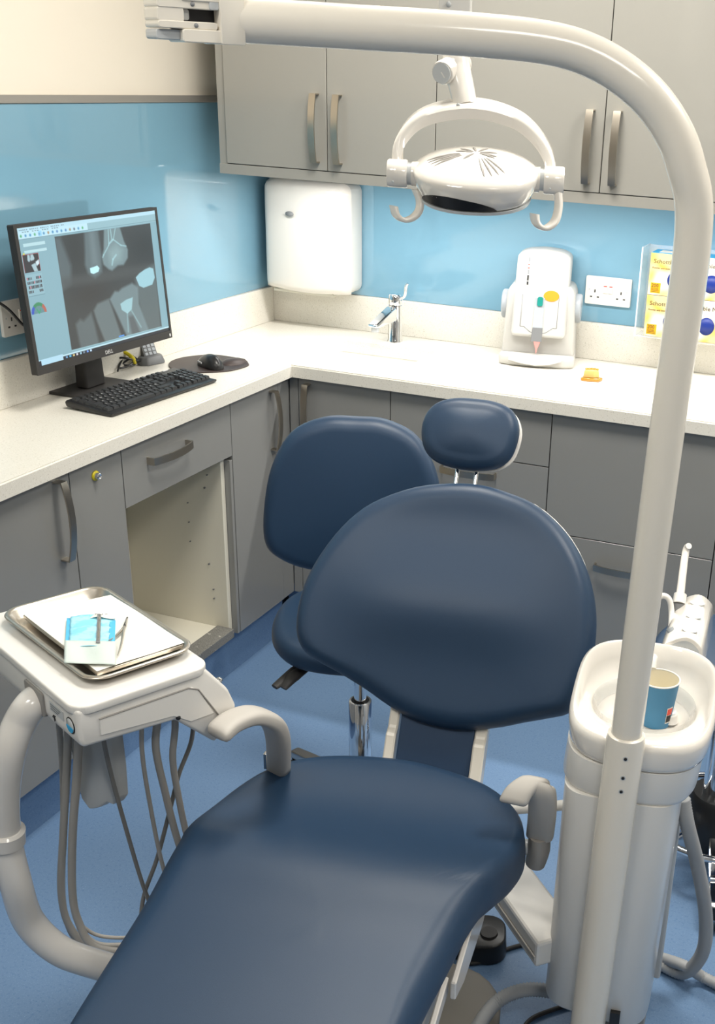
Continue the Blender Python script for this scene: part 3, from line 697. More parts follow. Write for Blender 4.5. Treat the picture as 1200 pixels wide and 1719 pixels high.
for j, (x0, n) in enumerate(((0.012, 11), (0.012, 11), (0.018, 10), (0.012, 11))):
    for i in range(n):
        if (j == 0 and 3 < i < 7) or (j == 3 and 3 < i < 8): continue
        rect(x0 + i * 0.0088, x0 + i * 0.0088 + 0.006, 0.350 + j * 0.032, 0.370 + j * 0.032, (0.12, 0.1, 0.12) if (i * 7 + j) % 9 else (0.7, 0.2, 0.25))
ang = np.arctan2(-(vv - 0.618) / AS, uu - 0.0575); rr = np.hypot(uu - 0.0575, (vv - 0.618) / AS)
half = (vv < 0.618) & (rr < 0.050)
paint((half & (rr < 0.034)).astype(float), (0.25, 0.42, 0.45)); paint((half & (rr >= 0.034) & (ang > 2.3)).astype(float), (0.08, 0.2, 0.65)); paint((half & (rr >= 0.034) & (ang <= 2.3) & (ang > 0.9)).astype(float), (0.12, 0.42, 0.25)); paint((half & (rr >= 0.034) & (ang <= 0.9)).astype(float), (0.6, 0.25, 0.2))
line([(0.0575, 0.617), (0.045, 0.585)], 0.003, (0.1, 0.5, 0.3)); line([(0.0575, 0.617), (0.068, 0.59)], 0.003, (0.1, 0.5, 0.3))
rect(0, 1, 0.962, 0.975, (0.66, 0.84, 0.90)); rect(0.15, 1.0, 0.976, 1.0, (0.03, 0.05, 0.08)); rect(0.0, 0.165, 0.955, 1.0, (0.60, 0.80, 0.90)); rect(0, 0.018, 0.965, 1, (0.03, 0.05, 0.09))
for i, cc in enumerate([(0.3, 0.5, 0.7), (0.2, 0.6, 0.8), (0.8, 0.7, 0.4), (0.8, 0.8, 0.85), (0.5, 0.7, 0.8), (0.3, 0.4, 0.5), (0.3, 0.5, 0.9), (0.7, 0.85, 1)]):
    rect(0.185 + i * 0.025, 0.197 + i * 0.025, 0.979, 0.996, cc)
rect(0.585, 0.63, 0.932, 0.945, (0.2, 0.5, 0.9)); rect(0.23, 0.94, 0.948, 0.953, (0.5, 0.68, 0.72))
me = bpy.data.meshes.new('screen_image')
vs3 = [mfn(S0 + (S1 - S0) * (i / (NXs - 1)), T1 - (T1 - T0) * (j / (NYs - 1)), 0.0004) for j in range(NYs) for i in range(NXs)]
me.from_pydata(vs3, [], [(j * NXs + i, (j + 1) * NXs + i, (j + 1) * NXs + i + 1, j * NXs + i + 1) for j in range(NYs - 1) for i in range(NXs - 1)])
ca = me.color_attributes.new('picture', 'FLOAT_COLOR', 'POINT')
ca.data.foreach_set('color', np.concatenate([np.clip(img, 0, 1) ** 1.6, np.ones((NYs, NXs, 1))], 2).reshape(-1).astype(np.float32))
ms = bpy.data.materials.new('lit_screen'); ms.use_nodes = True; nt = ms.node_tree; pb = nt.nodes['Principled BSDF']
at_ = nt.nodes.new('ShaderNodeAttribute'); at_.attribute_name = 'picture'
nt.links.new(at_.outputs['Color'], pb.inputs['Emission Color']); pb.inputs['Emission Strength'].default_value = 0.95
pb.inputs['Base Color'].default_value = (0.02, 0.02, 0.022, 1); pb.inputs['Roughness'].default_value = 0.35
me.materials.append(ms); so = bpy.data.objects.new('screen', me); COL.objects.link(so); so.parent = t
text('maker_name', 'DELL', M['legend'], t, 0.0135, basis(mfn(-0.018, -0.170, 0.0024), Lx, Up))
bm = bmesh.new(); prism(bm, rrect(0.254, 0.259, -0.171, -0.163, 0.001, 1), mfn, 0.002, 0.0026); mk('power_light', bm, M['legend'], t)
# stand
bm = bmesh.new(); prism(bm, rrect(-0.09, 0.075, -0.10, 0.10, 0.004, 2), XY, 0.0, 0.008, 0.002, 2); mk('stand_base', bm, M['black_soft'], t, True)
bm = bmesh.new(); prism(bm, [(-0.045, 0.008), (-0.006, 0.008), (-0.018, 0.20), (-0.040, 0.20)], lambda u, v, q: (u, q, v), -0.038, 0.038, 0.006, 3); mk('stand_neck', bm, M['black_soft'], t, True)
# cable bundle with yellow tie
t = thing('cable_bundle', 'coiled black cable with a yellow tie behind the keyboard', 'cable', (0.011, -0.861, 0.912))
tubeo('coil', M['black'], t, [(-0.05, -0.07, 0.004), (-0.03, -0.05, 0.02), (0.0, -0.02, 0.012), (0.02, 0.02, 0.03), (0.01, 0.04, 0.012), (-0.01, 0.0, 0.03), (0.01, -0.03, 0.008), (0.025, 0.01, 0.014), (0.0, 0.045, 0.03), (-0.015, 0.01, 0.01), (0.01, -0.02, 0.035), (0.03, 0.03, 0.02), (0.0, 0.09, 0.006), (-0.01, 0.12, 0.004)], 0.003, 8, 8)
tubeo('coil', M['black'], t, [(0.02, -0.05, 0.004), (0.01, -0.02, 0.022), (0.0, 0.02, 0.034), (0.012, 0.05, 0.018), (0.02, 0.02, 0.006), (0.0, -0.01, 0.016), (-0.02, 0.02, 0.03), (0.0, 0.06, 0.01)], 0.003, 8, 8)
tubeo('tie', M['yellow'], t, [(-0.03, -0.035, 0.085), (-0.015, -0.018, 0.060), (0.010, 0.004, 0.045), (0.028, 0.012, 0.030), (0.020, 0.030, 0.012)], 0.0055, 8, 6)
# ------------------------------------------------------------------ keyboard
kt = thing('keyboard', 'black full-size keyboard at the front of the left worktop', 'keyboard', (0.233, -1.068, ZT), 86)
KW, KD = 0.424, 0.150
bm = bmesh.new(); prism(bm, [(-KD / 2, 0.004), (-KD / 2 + 0.008, 0.0), (KD / 2 - 0.004, 0.006), (KD / 2, 0.018), (KD / 2 - 0.006, 0.0235), (-KD / 2 + 0.03, 0.011), (-KD / 2, 0.010)], YZ, -KW / 2, KW / 2, 0.003, 2); mk('case', bm, M['black'], kt, True)
for s in (-1, 1): box('foot', M['black'], kt, s * 0.19 - 0.012, s * 0.19 + 0.012, 0.04, 0.052, -0.0001, 0.008, 0.001)
U = 0.01825
slope = 0.0155 / 0.12
def kz(y): return 0.0115 + (y + KD / 2 - 0.03) * 0.105
key_cache = {}
def key_mesh(wd, dp=0.0165):
    kk = (round(wd, 4), dp)
    if kk not in key_cache:
        bm = bmesh.new()
        A = [bm.verts.new((a * wd / 2, b * dp / 2, 0)) for a, b in ((-1, -1), (1, -1), (1, 1), (-1, 1))]
        B = [bm.verts.new((a * (wd / 2 - 0.0022), b * (dp / 2 - 0.002), 0.0065)) for a, b in ((-1, -1), (1, -1), (1, 1), (-1, 1))]
        for i in range(4): bm.faces.new([A[i], A[(i + 1) % 4], B[(i + 1) % 4], B[i]])
        bm.faces.new(B); bm.normal_update()
        me = bpy.data.meshes.new('key'); bm.to_mesh(me); bm.free(); me.materials.append(M['key']); key_cache[kk] = me
    return key_cache[kk]
legs = []
def key(x, y, wd, ch=None):
    o = bpy.data.objects.new('key', key_mesh(wd - 0.0022)); COL.objects.link(o); o.parent = kt
    o.location = (x, y, kz(y)); o.rotation_euler = (math.atan(0.105), 0, 0)
    if ch: legs.append((ch, x - wd / 2 + 0.005, y + 0.000))
rows = [['` 1 2 3 4 5 6 7 8 9 0 - ='.split(), [1] * 13 + [2]], ['Tab Q W E R T Y U I O P [ ]'.split(), [1.5] + [1] * 12 + [1.5]],
        ['Caps A S D F G H J K L ; # @'.split(), [1.75] + [1] * 12 + [1.25]], ['Shift Z X C V B N M , . / \\'.split(), [1.25] + [1] * 11 + [2.75]], ['Ctrl Win Alt _ Alt Fn Ctrl'.split(), [1.25, 1.25, 1.25, 6.25, 1.25, 1.25, 1.25, 1.25]]]
X0 = -KW / 2 + 0.008
for r, (chs, ws) in enumerate(rows):
    y = 0.030 - r * 0.0188; x = X0
    for i, w_ in enumerate(ws):
        ch = chs[i] if i < len(chs) and len(chs[i]) == 1 and chs[i] != '_' else None
        key(x + w_ * U / 2, y, w_ * U, ch); x += w_ * U
for i in range(13):
    key(X0 + U * (0.5 + i * 1.16), 0.0525, U, None)
XN = X0 + 15.35 * U
for r in range(2):
    for i in range(3): key(XN + U * (i + 0.5), 0.030 - r * 0.0188, U)
for i in range(3): key(XN + U * (i + 0.5), 0.0525, U)
key(XN + 1.5 * U, 0.030 - 3 * 0.0188, U)
for i in range(3): key(XN + U * (i + 0.5), 0.030 - 4 * 0.0188, U)
XM = XN + 3.3 * U
NP = ['/*-', '789', '456', '123', '0. ']
for r in range(5):
    for i in range(4):
        if XM + U * (i + 1) < KW / 2 - 0.001: key(XM + U * (i + 0.5), 0.030 - r * 0.0188, U, NP[r][i] if i < 3 and NP[r][i] != ' ' else None)
lb = bmesh.new()
for ch, x, y in legs:
    cu = bpy.data.curves.new('k', 'FONT'); cu.body = ch; cu.size = 0.0075; cu.resolution_u = 1; o = bpy.data.objects.new('k', cu); COL.objects.link(o)
    me_ = bpy.data.meshes.new_from_object(o.evaluated_get(bpy.context.evaluated_depsgraph_get())); bpy.data.objects.remove(o); bpy.data.curves.remove(cu)
    me_.transform(Matrix.Translation((x, y, kz(y) + 0.0069)) @ Matrix.Rotation(math.atan(0.105), 4, 'X')); lb.from_mesh(me_); bpy.data.meshes.remove(me_)
ml = bpy.data.meshes.new('key_lettering'); lb.to_mesh(ml); lb.free(); ml.materials.clear(); ml.materials.append(M['legend'])
o = bpy.data.objects.new('key_lettering', ml); COL.objects.link(o); o.parent = kt; o['kind'] = 'stuff'
box('sticker', M['legend'], kt, KW / 2 - 0.055, KW / 2 - 0.035, 0.063, 0.069, 0.0228, 0.0240, 0)
# ------------------------------------------------------------------ mouse mat and mouse
t = thing('mouse_mat', 'dark brown oval leather mouse mat with wrist rest, at the inner corner', 'mat', (0.185, -0.695, ZT), 75)
ml_ = [(-0.105, 0.045), (-0.06, 0.092), (0.0, 0.108), (0.06, 0.092), (0.098, 0.055), (0.112, -0.03), (0.09, -0.075), (0.06, -0.10), (-0.02, -0.105), (-0.09, -0.06), (-0.115, -0.01)]
oo = [(p.x, p.y) for p in cat([(a, b, 0) for a, b in ml_], 6, True)]
bm = bmesh.new(); prism(bm, oo, XY, 0, 0.004, 0.001, 1); mk('pad', bm, M['mousemat'], t)
bm = bmesh.new(); lathe(bm, [(0.0, 0.016), (0.020, 0.0145), (0.034, 0.009), (0.038, 0.004)], 24, 1.2, 0.8, (0.060, -0.045, 0)); mk('wrist_rest', bm, M['mousemat'], t, True)
t = thing('computer_mouse', 'black computer mouse lying on the brown mat', 'mouse', (0.214, -0.725, ZT + 0.0042), 60)
bm = bmesh.new(); b = bmesh.new(); bmesh.ops.create_uvsphere(b, u_segments=28, v_segments=18, radius=1)
for v in b.verts:
    x, y, z = v.co; v.co = (x * 0.031 * (1 - 0.12 * math.exp(-(y * 2.5) ** 2)), y * 0.056, max(z, -0.02) * 0.036 * (1 - 0.22 * y) + 0.001)
join(bm, b); mk('shell', bm, M['black'], t, True)
bm = bmesh.new(); lathe(bm, [(0, -0.003), (0.009, -0.003), (0.009, 0.003), (0, 0.003)], 16, axis='x', center=(0, 0.030, 0.020)); mk('scroll_wheel', bm, M['inkgrey'], t, True)
box('side_button', M['silver'], t, -0.0315, -0.029, -0.005, 0.02, 0.012, 0.017, 0.0006)
# ------------------------------------------------------------------ cordless phone in its cradle
t = thing('cordless_phone', 'dark grey cordless phone standing in its cradle behind the keyboard', 'phone', (0.021, -0.76, 0.91), 75)
bm = bmesh.new(); prism(bm, [(-0.045, -0.028), (-0.03, -0.045), (0.03, -0.045), (0.045, -0.028), (0.042, 0.038), (-0.042, 0.038)], lambda u, v, q: (u * (1 - q * 6), v * (1 - q * 5) + q * 0.2, q), 0, 0.024, 0.005, 2); mk('cradle', bm, M['darkgrey'], t, True)
bm = bmesh.new(); prism(bm, rrect(-0.024, 0.024, 0.015, 0.075, 0.008, 4), lambda u, v, q: (u, q - 0.012 + (v - 0.02) * 0.42, v), -0.010, 0.012, 0.004, 2); hs = mk('handset', bm, M['darkgrey'], t, True)
for r in range(5):
    for c_ in range(3):
        v = 0.026 + r * 0.0105; bm = bmesh.new(); prism(bm, rrect(-0.0195 + c_ * 0.0145, -0.0095 + c_ * 0.0145, v, v + 0.0072, 0.0015, 2), lambda u, v, q: (u, -0.022 - q + (v - 0.02) * 0.42, v), 0, 0.0015); mk('button', bm, M['midgrey'], hs)
# ------------------------------------------------------------------ treatment chair
ch = thing('dental_chair', 'navy blue dental treatment chair with grey armrests in the foreground', 'chair', (1.30, -1.88, 0), 9.5)
def zseat(v):
    z = 0.512
    z += 0.020 * math.exp(-((v + 0.36) / 0.085) ** 2) - 0.012 * math.exp(-((v + 0.17) / 0.09) ** 2)
    if v < -0.42: z -= 0.10 * (-0.42 - v) ** 1.15
    return z
def yaw_fix(u, v): return u
seat = [(0.03, 0.008), (0.115, 0.0), (0.215, -0.035), (0.285, -0.10), (0.311, -0.18), (0.304, -0.26), (0.286, -0.325), (0.268, -0.37), (0.252, -0.43), (0.238, -0.50), (0.224, -0.59), (0.208, -0.78), (0.195, -1.0), (0.16, -1.12), (0.0, -1.16), (-0.17, -1.12), (-0.232, -1.0), (-0.240, -0.80), (-0.243, -0.65), (-0.243, -0.50), (-0.243, -0.387), (-0.245, -0.271), (-0.226, -0.150), (-0.172, -0.062), (-0.085, -0.012)]
def fseat(u, v, h):
    s = zseat(v)
    side = 0.0
    if h > 0.02: s += 0.010 * (abs(u - 0.035) / 0.28) ** 3 * (1 if v > -0.35 else 0.3)
    return (u, v, s + h)
cushiono('seat', M['navy'], ch, seat, fseat, R=0.042, Rb=0.022, body=0.012, crown=0.003, n=6, rings=14)
prismo('seat_shell', M['armgrey'], ch, rrect(-0.17, 0.225, -1.05, -0.06, 0.05), lambda u, v, t: (u * (0.92 if v < -0.5 else 1), v, zseat(v) - 0.036 - t), 0.0, 0.05, 0.006, 2)
for nm, poly, x0, x1 in (('side_cover', [(-0.14, 0.43), (-0.235, 0.388), (-0.40, 0.405), (-0.468, 0.432), (-0.468, 0.465), (-0.14, 0.475)], 0.243, 0.252), ('side_cover', [(-0.45, 0.46), (-0.45, 0.428), (-0.56, 0.428), (-0.95, 0.375), (-0.95, 0.42)], 0.228, 0.237),
                       ('side_cover', [(-0.14, 0.43), (-0.235, 0.388), (-0.40, 0.405), (-0.468, 0.432), (-0.95, 0.375), (-0.95, 0.42), (-0.14, 0.475)], -0.19, -0.18)):
    bm = bmesh.new(); prism(bm, poly, lambda u, v, t: (t, u, v), x0, x1, 0.002, 1); mk(nm, bm, M['arm_enamel'], ch)
# lifting column and floor plate
bm = bmesh.new(); prism(bm, rrect(-0.09, 0.13, -0.62, -0.18, 0.05), lambda u, v, t: (u, v + (0.38 - t) * 0.25, t), 0.05, 0.40, 0.01, 2); mk('lift_column', bm, M['knuckle'], ch, True)
bm = bmesh.new(); prism(bm, rrect(-0.22, 0.272, -0.72, 0.035, 0.12), lambda u, v, t: (u, v, t), 0.0005, 0.045, 0.012, 3); mk('floor_plate', bm, mat('taupe_cover', (0.26, 0.24, 0.21), 0.55), ch, True)
# backrest frame: origin (0,.1,.6), 60 degrees
cb, sb = math.cos(math.radians(60)), math.sin(math.radians(60))
bf = lambda u, v, h: (u, 0.1 + v * cb - h * sb, 0.6 + v * sb + h * cb)
back = [(0.0571, 0.4429), (-0.0136, 0.4283), (-0.0825, 0.3967), (-0.1267, 0.3628), (-0.1661, 0.3124), (-0.1985, 0.2483), (-0.215, 0.1861), (-0.2147, 0.1202), (-0.1978, 0.0829), (-0.1677, 0.063), (-0.1159, 0.0435), (-0.0575, 0.0181), (-0.012, -0.0051), (0.0387, -0.0252), (0.0992, -0.0344), (0.1577, -0.0323), (0.2143, -0.019), (0.2587, -0.0039), (0.3031, 0.01), (0.3413, 0.0253), (0.36, 0.0585), (0.3683, 0.0938), (0.374, 0.1404), (0.3727, 0.1978), (0.3612, 0.2543), (0.3382, 0.3098), (0.3056, 0.3566), (0.2659, 0.3935), (0.2213, 0.4208), (0.1719, 0.4358), (0.1169, 0.4456)]
def fback(u, v, h):
    du, dv = u - 0.078, v - 0.19
    hh = h
    if h > 0.012:
        k = min(1, (h - 0.012) / 0.02)
        hh += k * (0.016 * math.exp(-(dv / 0.075) ** 2) * math.exp(-(du / 0.20) ** 4) - 0.010 * math.exp(-((v - 0.36) / 0.07) ** 2) * math.exp(-(du / 0.2) ** 4) + 0.014 * (abs(du) / 0.29) ** 3)
    return bf(u, v, hh)
cushiono('backrest', M['navy'], ch, back, fback, R=0.036, Rb=0.02, body=0.008, crown=0.004, n=3, rings=16)
bs = [(0.078 + (u - 0.078) * 0.96 + 0.006, 0.2 + (v - 0.2) * 0.955 + 0.014) for u, v in back]
cushiono('back_shell', M['white'], ch, bs, lambda u, v, h: bf(u, v, -0.032 - h), R=0.018, Rb=0.004, body=0.0, crown=0.012, n=2, rings=4)
bm = bmesh.new(); prism(bm, rrect(0.018, 0.165, -0.16, 0.05, 0.006, 2), bf, -0.030, -0.004, 0.004, 2); mk('back_link', bm, M['navy2'], ch)
for x0, x1 in ((-0.006, 0.014), (0.166, 0.190)):
    bm = bmesh.new(); prism(bm, [(0.0, -0.004), (-0.045, -0.004), (-0.06, 0.006), (-0.17, 0.006), (-0.17, -0.035), (0.0, -0.035)], lambda u, v, t: bf(t, u, v), x0, x1, 0.003, 1)
    mk('link_cover', bm, M['enamel'], ch)
# headrest
hc = (0.077, 0.543)
hr = [(0, 0.080), (0.045, 0.077), (0.080, 0.062), (0.097, 0.030), (0.098, -0.004), (0.088, -0.042), (0.062, -0.066), (0.02, -0.075), (-0.02, -0.074), (-0.060, -0.064), (-0.086, -0.040), (-0.097, -0.004), (-0.094, 0.032), (-0.075, 0.062), (-0.04, 0.077)]
hp = cushiono('headrest', M['navy'], ch, hr, lambda u, v, h: bf(hc[0] + u, hc[1] + v * 0.93, h + 0.0), R=0.026, Rb=0.018, body=0.0, crown=0.010, n=4, rings=8)
cushiono('headrest_shell', M['white'], hp, [(u * 0.97 + 0.006, v * 0.97) for u, v in hr], lambda u, v, h: bf(hc[0] + u, hc[1] + v * 0.93, -0.021 - h), R=0.012, Rb=0.003, crown=0.004, n=3, rings=3)
for s in (-0.019, 0.020):
    tubeo('headrest_bar', M['chrome'], hp, [bf(hc[0] + s, 0.40, -0.024), bf(hc[0] + s, 0.54, -0.024)], 0.0046, 14, smooth_path=False)
# armrests
def armrest(pts, lat, tipw=0.95):
    P_ = [Vector(p) for p in pts]; Q = cat([(*p,) for p in P_], 6); n = len(Q); rings = []
    lat = Vector(lat).normalized()
    bm = bmesh.new()
    for i, p in enumerate(Q):
        t = (Q[min(i + 1, n - 1)] - Q[max(i - 1, 0)]).normalized(); up = lat.cross(t).normalized()
        w_, th = 0.0245, 0.0125 + 0.003 * i / n
        if i == 0: w_ *= 0.80; th *= 0.5
        if i == 1: w_ *= tipw; th *= 0.85
        rings.append([bm.verts.new(p + lat * math.copysign(abs(math.cos(A)) ** 0.6, math.cos(A)) * w_ + up * math.copysign(abs(math.sin(A)) ** 0.7, math.sin(A)) * th) for A in [2 * PI * a / 28 for a in range(28)]])
    for i in range(len(rings) - 1):
        for a in range(28): bm.faces.new([rings[i][a], rings[i][(a + 1) % 28], rings[i + 1][(a + 1) % 28], rings[i + 1][a]])
    bm.faces.new(rings[0]); bm.faces.new(rings[-1])
    return mk('armrest', bm, M['armgrey'], ch, True, sharp=70)
aL = armrest([(-0.185, -0.309, 0.74), (-0.174, -0.272, 0.745), (-0.152, -0.235, 0.74), (-0.132, -0.207, 0.715), (-0.134, -0.172, 0.66), (-0.162, -0.102, 0.55)], (0.9, -0.43, 0))
aR = armrest([(0.284, -0.193, 0.61), (0.294, -0.18, 0.63), (0.314, -0.165, 0.64), (0.328, -0.168, 0.63), (0.331, -0.151, 0.58), (0.327, -0.12, 0.505)], (1, -0.1, 0))
kp = [(0.326, -0.117, 0.505), (0.326, -0.115, 0.47), (0.322, -0.116, 0.44)]
bm = bmesh.new(); tube(bm, kp, [0.0262, 0.0275, 0.0245], 20, 6, flat=(1.0, 0.75)); mk('armrest_knuckle', bm, M['knuckle'], ch, True)
kk = kp[1]
bm = bmesh.new(); lathe(bm, [(0, 0), (0.014, 0), (0.014, 0.10), (0, 0.10)], 16, axis='x', center=(kk[0] - 0.11, kk[1], kk[2])); mk('armrest_spindle', bm, M['silver'], ch, True)
bm = bmesh.new(); b = (-0.184, -0.102, 0.57); bx(bm, b[0] - 0.004, b[0] + 0.002, b[1] - 0.008, b[1] + 0.004, b[2] - 0.02, b[2] + 0.012, 0.001); mk('release_catch', bm, M['chrome'], ch)
# ------------------------------------------------------------------ operator stool (left, behind the chair)
def stool(label, x, y, rz, seat_z, backrest, hub_m, legm):
    t = thing('operator_stool', label, 'stool', (x, y, 0), rz)
    for k in range(5):
        a = 2 * PI * k / 5 - 0.122
        c_, s_ = math.cos(a), math.sin(a)
        R_ = Matrix.Rotation(a, 4, 'Z')
        bm = bmesh.new(); prism(bm, [(0.02, 0.075), (0.02, 0.115), (0.06, 0.112), (0.265, 0.080), (0.275, 0.070), (0.265, 0.062)], XZ, -0.016, 0.016, 0.004, 2)
        bmesh.ops.transform(bm, matrix=R_, verts=bm.verts); lg = mk('leg', bm, legm, t)
        bm = bmesh.new()
        for sy in (-0.014, 0.014): lathe(bm, [(0, -0.008), (0.024, -0.008), (0.026, 0), (0.024, 0.008), (0, 0.008)], 18, axis='y', center=(0.258, sy, 0.0262))
        bx(bm, 0.248, 0.268, -0.006, 0.006, 0.03, 0.066, 0.002)
        bmesh.ops.transform(bm, matrix=R_, verts=bm.verts); mk('castor', bm, M['black'], lg, True)
    latheo('hub', hub_m, t, [(0, 0.07), (0.045, 0.07), (0.05, 0.09), (0.048, 0.13), (0.03, 0.135), (0, 0.135)] if backrest else [(0, 0.06), (0.070, 0.06), (0.075, 0.08), (0.070, 0.185), (0.062, 0.195), (0, 0.195)], 32)
    latheo('gas_column_sleeve', M['chrome'], t, [(0, 0.13), (0.0275, 0.13), (0.0275, 0.338), (0.026, 0.34), (0.021, 0.34), (0.021, 0.33), (0, 0.33)], 32)
    latheo('column_cap', M['black_soft'], t, [(0.0155, 0.3335), (0.0215, 0.3335), (0.0215, 0.3405), (0.0155, 0.3405)], 24)
    latheo('gas_rod', M['chrome'], t, [(0, 0.33), (0.015, 0.33), (0.015, seat_z - 0.07), (0, seat_z - 0.07)], 24)
    box('seat_plate', M['black_soft'], t, -0.09, 0.09, -0.09, 0.09, seat_z - 0.075, seat_z - 0.055, 0.004)
    so_ = [(0.0, 0.205), (0.10, 0.192), (0.175, 0.12), (0.200, 0.02), (0.185, -0.10), (0.12, -0.185), (0.0, -0.21), (-0.12, -0.185), (-0.185, -0.10), (-0.200, 0.02), (-0.175, 0.12), (-0.10, 0.192)]
    cushiono('seat', M['navy'], t, so_, lambda u, v, h: (u, v, seat_z - 0.026 + h), R=0.030, Rb=0.024, body=0.006, crown=0.014, n=5, rings=8)
    return t, so_
st, _ = stool('navy blue stool with tall rounded backrest between the corner cupboards and the chair', 1.02, -1.39, 20, 0.565, True, M['black_soft'], M['steel_b'])
bo = [(0, 0.185), (0.075, 0.181), (0.150, 0.145), (0.197, 0.062), (0.216, -0.045), (0.213, -0.125), (0.180, -0.163), (0.113, -0.190), (0, -0.200), (-0.113, -0.190), (-0.180, -0.163), (-0.213, -0.125), (-0.216, -0.045), (-0.197, 0.062), (-0.150, 0.145), (-0.075, 0.181)]
BKY, BKZ = 0.215, 0.787
def bk(u, v, h): 
    vv_ = v; return (u - 0.036, BKY - h * 0.99 + v * 0.12 + 0.35 * u * u * -1.0 + 0.0, BKZ + vv_ + h * 0.12)
cushiono('backrest', M['navy'], st, bo, bk, R=0.034, Rb=0.022, body=0.010, crown=0.010, n=5, rings=10)
bm = bmesh.new(); 
sp = [Vector(bk(p.x * 0.955, p.y * 0.955, 0.020)) for p in cat([(a, b, 0) for a, b in bo], 5, True)]
sp.append(sp[0]); tube(bm, sp, 0.0012, 6, smooth_path=False, caps=False); mk('seam', bm, M['navy2'], st, True)
bm = bmesh.new(); tube(bm, [(0, 0.05, 0.50), (0, 0.20, 0.495), (0, 0.262, 0.55), (0, 0.268, 0.75)], 0.014, 12, flat=(1.5, 0.6)); mk('back_bracket', bm, M['black_soft'], st, True)
for dx, dl in ((0.0, 0.0), (0.024, 0.02)):
    bm = bmesh.new(); tube(bm, [(-0.09, -0.10 + dx, 0.495), (-0.130, -0.158 + dx, 0.485), (-0.150 - dl, -0.185 + dx - dl, 0.468)], [0.008, 0.012, 0.007], 12, flat=(1.4, 0.7)); mk('height_lever', bm, M['black_soft'], st, True)
# second stool on the right
s2, _ = stool('navy stool with black hub and chrome column at the right edge behind the spittoon', 1.872, -1.20, 0, 0.565, False, M['black'], M['chrome'])
for k in range(4):
    a = k * PI / 2 + 0.5; latheo('chrome_tube', M['chrome'], s2, [(0, 0.19), (0.011, 0.19), (0.011, 0.37), (0, 0.37)], 16, center=(0.032 * math.cos(a), 0.032 * math.sin(a), 0))
bm = bmesh.new(); cc = [Vector((0.175 * math.cos(2 * PI * i / 40), 0.175 * math.sin(2 * PI * i / 40), 0.125)) for i in range(41)]; tube(bm, cc, 0.009, 10, smooth_path=False, caps=False)
for k in range(3):
    a = 2 * PI * k / 3; tube(bm, [(0.06 * math.cos(a), 0.06 * math.sin(a), 0.125), (0.17 * math.cos(a), 0.17 * math.sin(a), 0.125)], 0.006, 8, smooth_path=False)
mk('foot_ring', bm, M['chrome'], s2, True)
# ------------------------------------------------------------------ instrument (delivery) unit
du = thing('instrument_unit', 'white dental instrument unit on a curved pipe arm beside the chair', 'dental unit', (0.935, -2.188, 0), -26)
pf = [(-0.128, 0.842), (0.088, 0.842), (0.128, 0.790), (0.141, 0.755), (0.136, 0.735), (0.098, 0.700), (0.030, 0.768), (-0.124, 0.778), (-0.128, 0.790)]
bm = bmesh.new(); prism(bm, pf, YZ, -0.196, 0.184, 0.008, 3); mk('body', bm, M['white'], du, True)
bm = bmesh.new(); prism(bm, rrect(-0.200, 0.188, -0.132, 0.098, 0.028), lambda u, v, t: (u, v, t), 0.832, 0.8475, 0.006, 3); mk('top_plate', bm, M['white'], du, True)
bm = bmesh.new(); prism(bm, [(-0.095, 0.818), (0.062, 0.818), (0.074, 0.806), (0.098, 0.757), (0.055, 0.757), (0.026, 0.778), (-0.095, 0.790)], YZ, 0.1835, 0.186, 0.001, 1); mk('side_panel', bm, M['white'], du)
bm = bmesh.new(); tube(bm, [(0.1855, -0.095, 0.8185), (0.1855, 0.055, 0.8185), (0.1855, 0.072, 0.810), (0.1855, 0.105, 0.752)], 0.0014, 6, smooth_path=False); mk('panel_groove', bm, M['knuckle'], du, True)
for yy in (0.110,):
    latheo('knob', M['chrome'], du, [(0, 0), (0.006, 0), (0.006, 0.010), (0.004, 0.013), (0, 0.013)], 16, axis='y', center=(0.125, 0.137, 0.775))
latheo('vent_hole', M['black'], du, [(0, 0), (0.004, 0), (0.004, 0.002), (0, 0.002)], 12, axis='x', center=(0.184, 0.034, 0.772))
# stickers on the near long side
SY = -0.1283
def stick(u0, v0, w_, h_, m, name='sticker', dy=0.0):
    bm = bmesh.new(); prism(bm, [(u0, v0), (u0 + w_, v0), (u0 + w_, v0 + h_), (u0, v0 + h_)], lambda u, v, t: (u, SY - t - dy, v), 0.0, 0.0006); return mk(name, bm, m, du)
stick(0.091, 0.805, 0.046, 0.016, M['silver'])
for k in range(3): stick(0.095, 0.8165 - k * 0.004, 0.034 - k * 0.005, 0.0018, M['inkgrey'], 'print_line', 0.0006)
bm = bmesh.new(); disc(bm, (0.160, SY, 0.809), 0.0135, (1, 0, 0), (0, 0, 1), n=28, h=0.0008); mk('round_sticker', bm, M['inkblack'], du)
bm = bmesh.new(); disc(bm, (0.160, SY - 0.0007, 0.809), 0.0115, (1, 0, 0), (0, 0, 1), n=28, h=0.0008); mk('round_sticker', bm, M['silver'], du)
bm = bmesh.new(); prism(bm, [(0.160 + 0.0115 * math.cos(a), 0.809 + 0.0115 * math.sin(a)) for a in [math.radians(q) for q in range(190, 351, 16)]], lambda u, v, t: (u, SY - t, v), 0.0014, 0.0022); mk('sticker_band', bm, M['inkcyan'], du)
bm = bmesh.new(); prism(bm, [(0.103, 0.789), (0.106, 0.793), (0.104, 0.797), (0.108, 0.801), (0.100, 0.800), (0.096, 0.795), (0.101, 0.795)], lambda u, v, t: (u, SY - t, v), 0.0, 0.0008); mk('printed_symbol', bm, M['inkblack'], du)
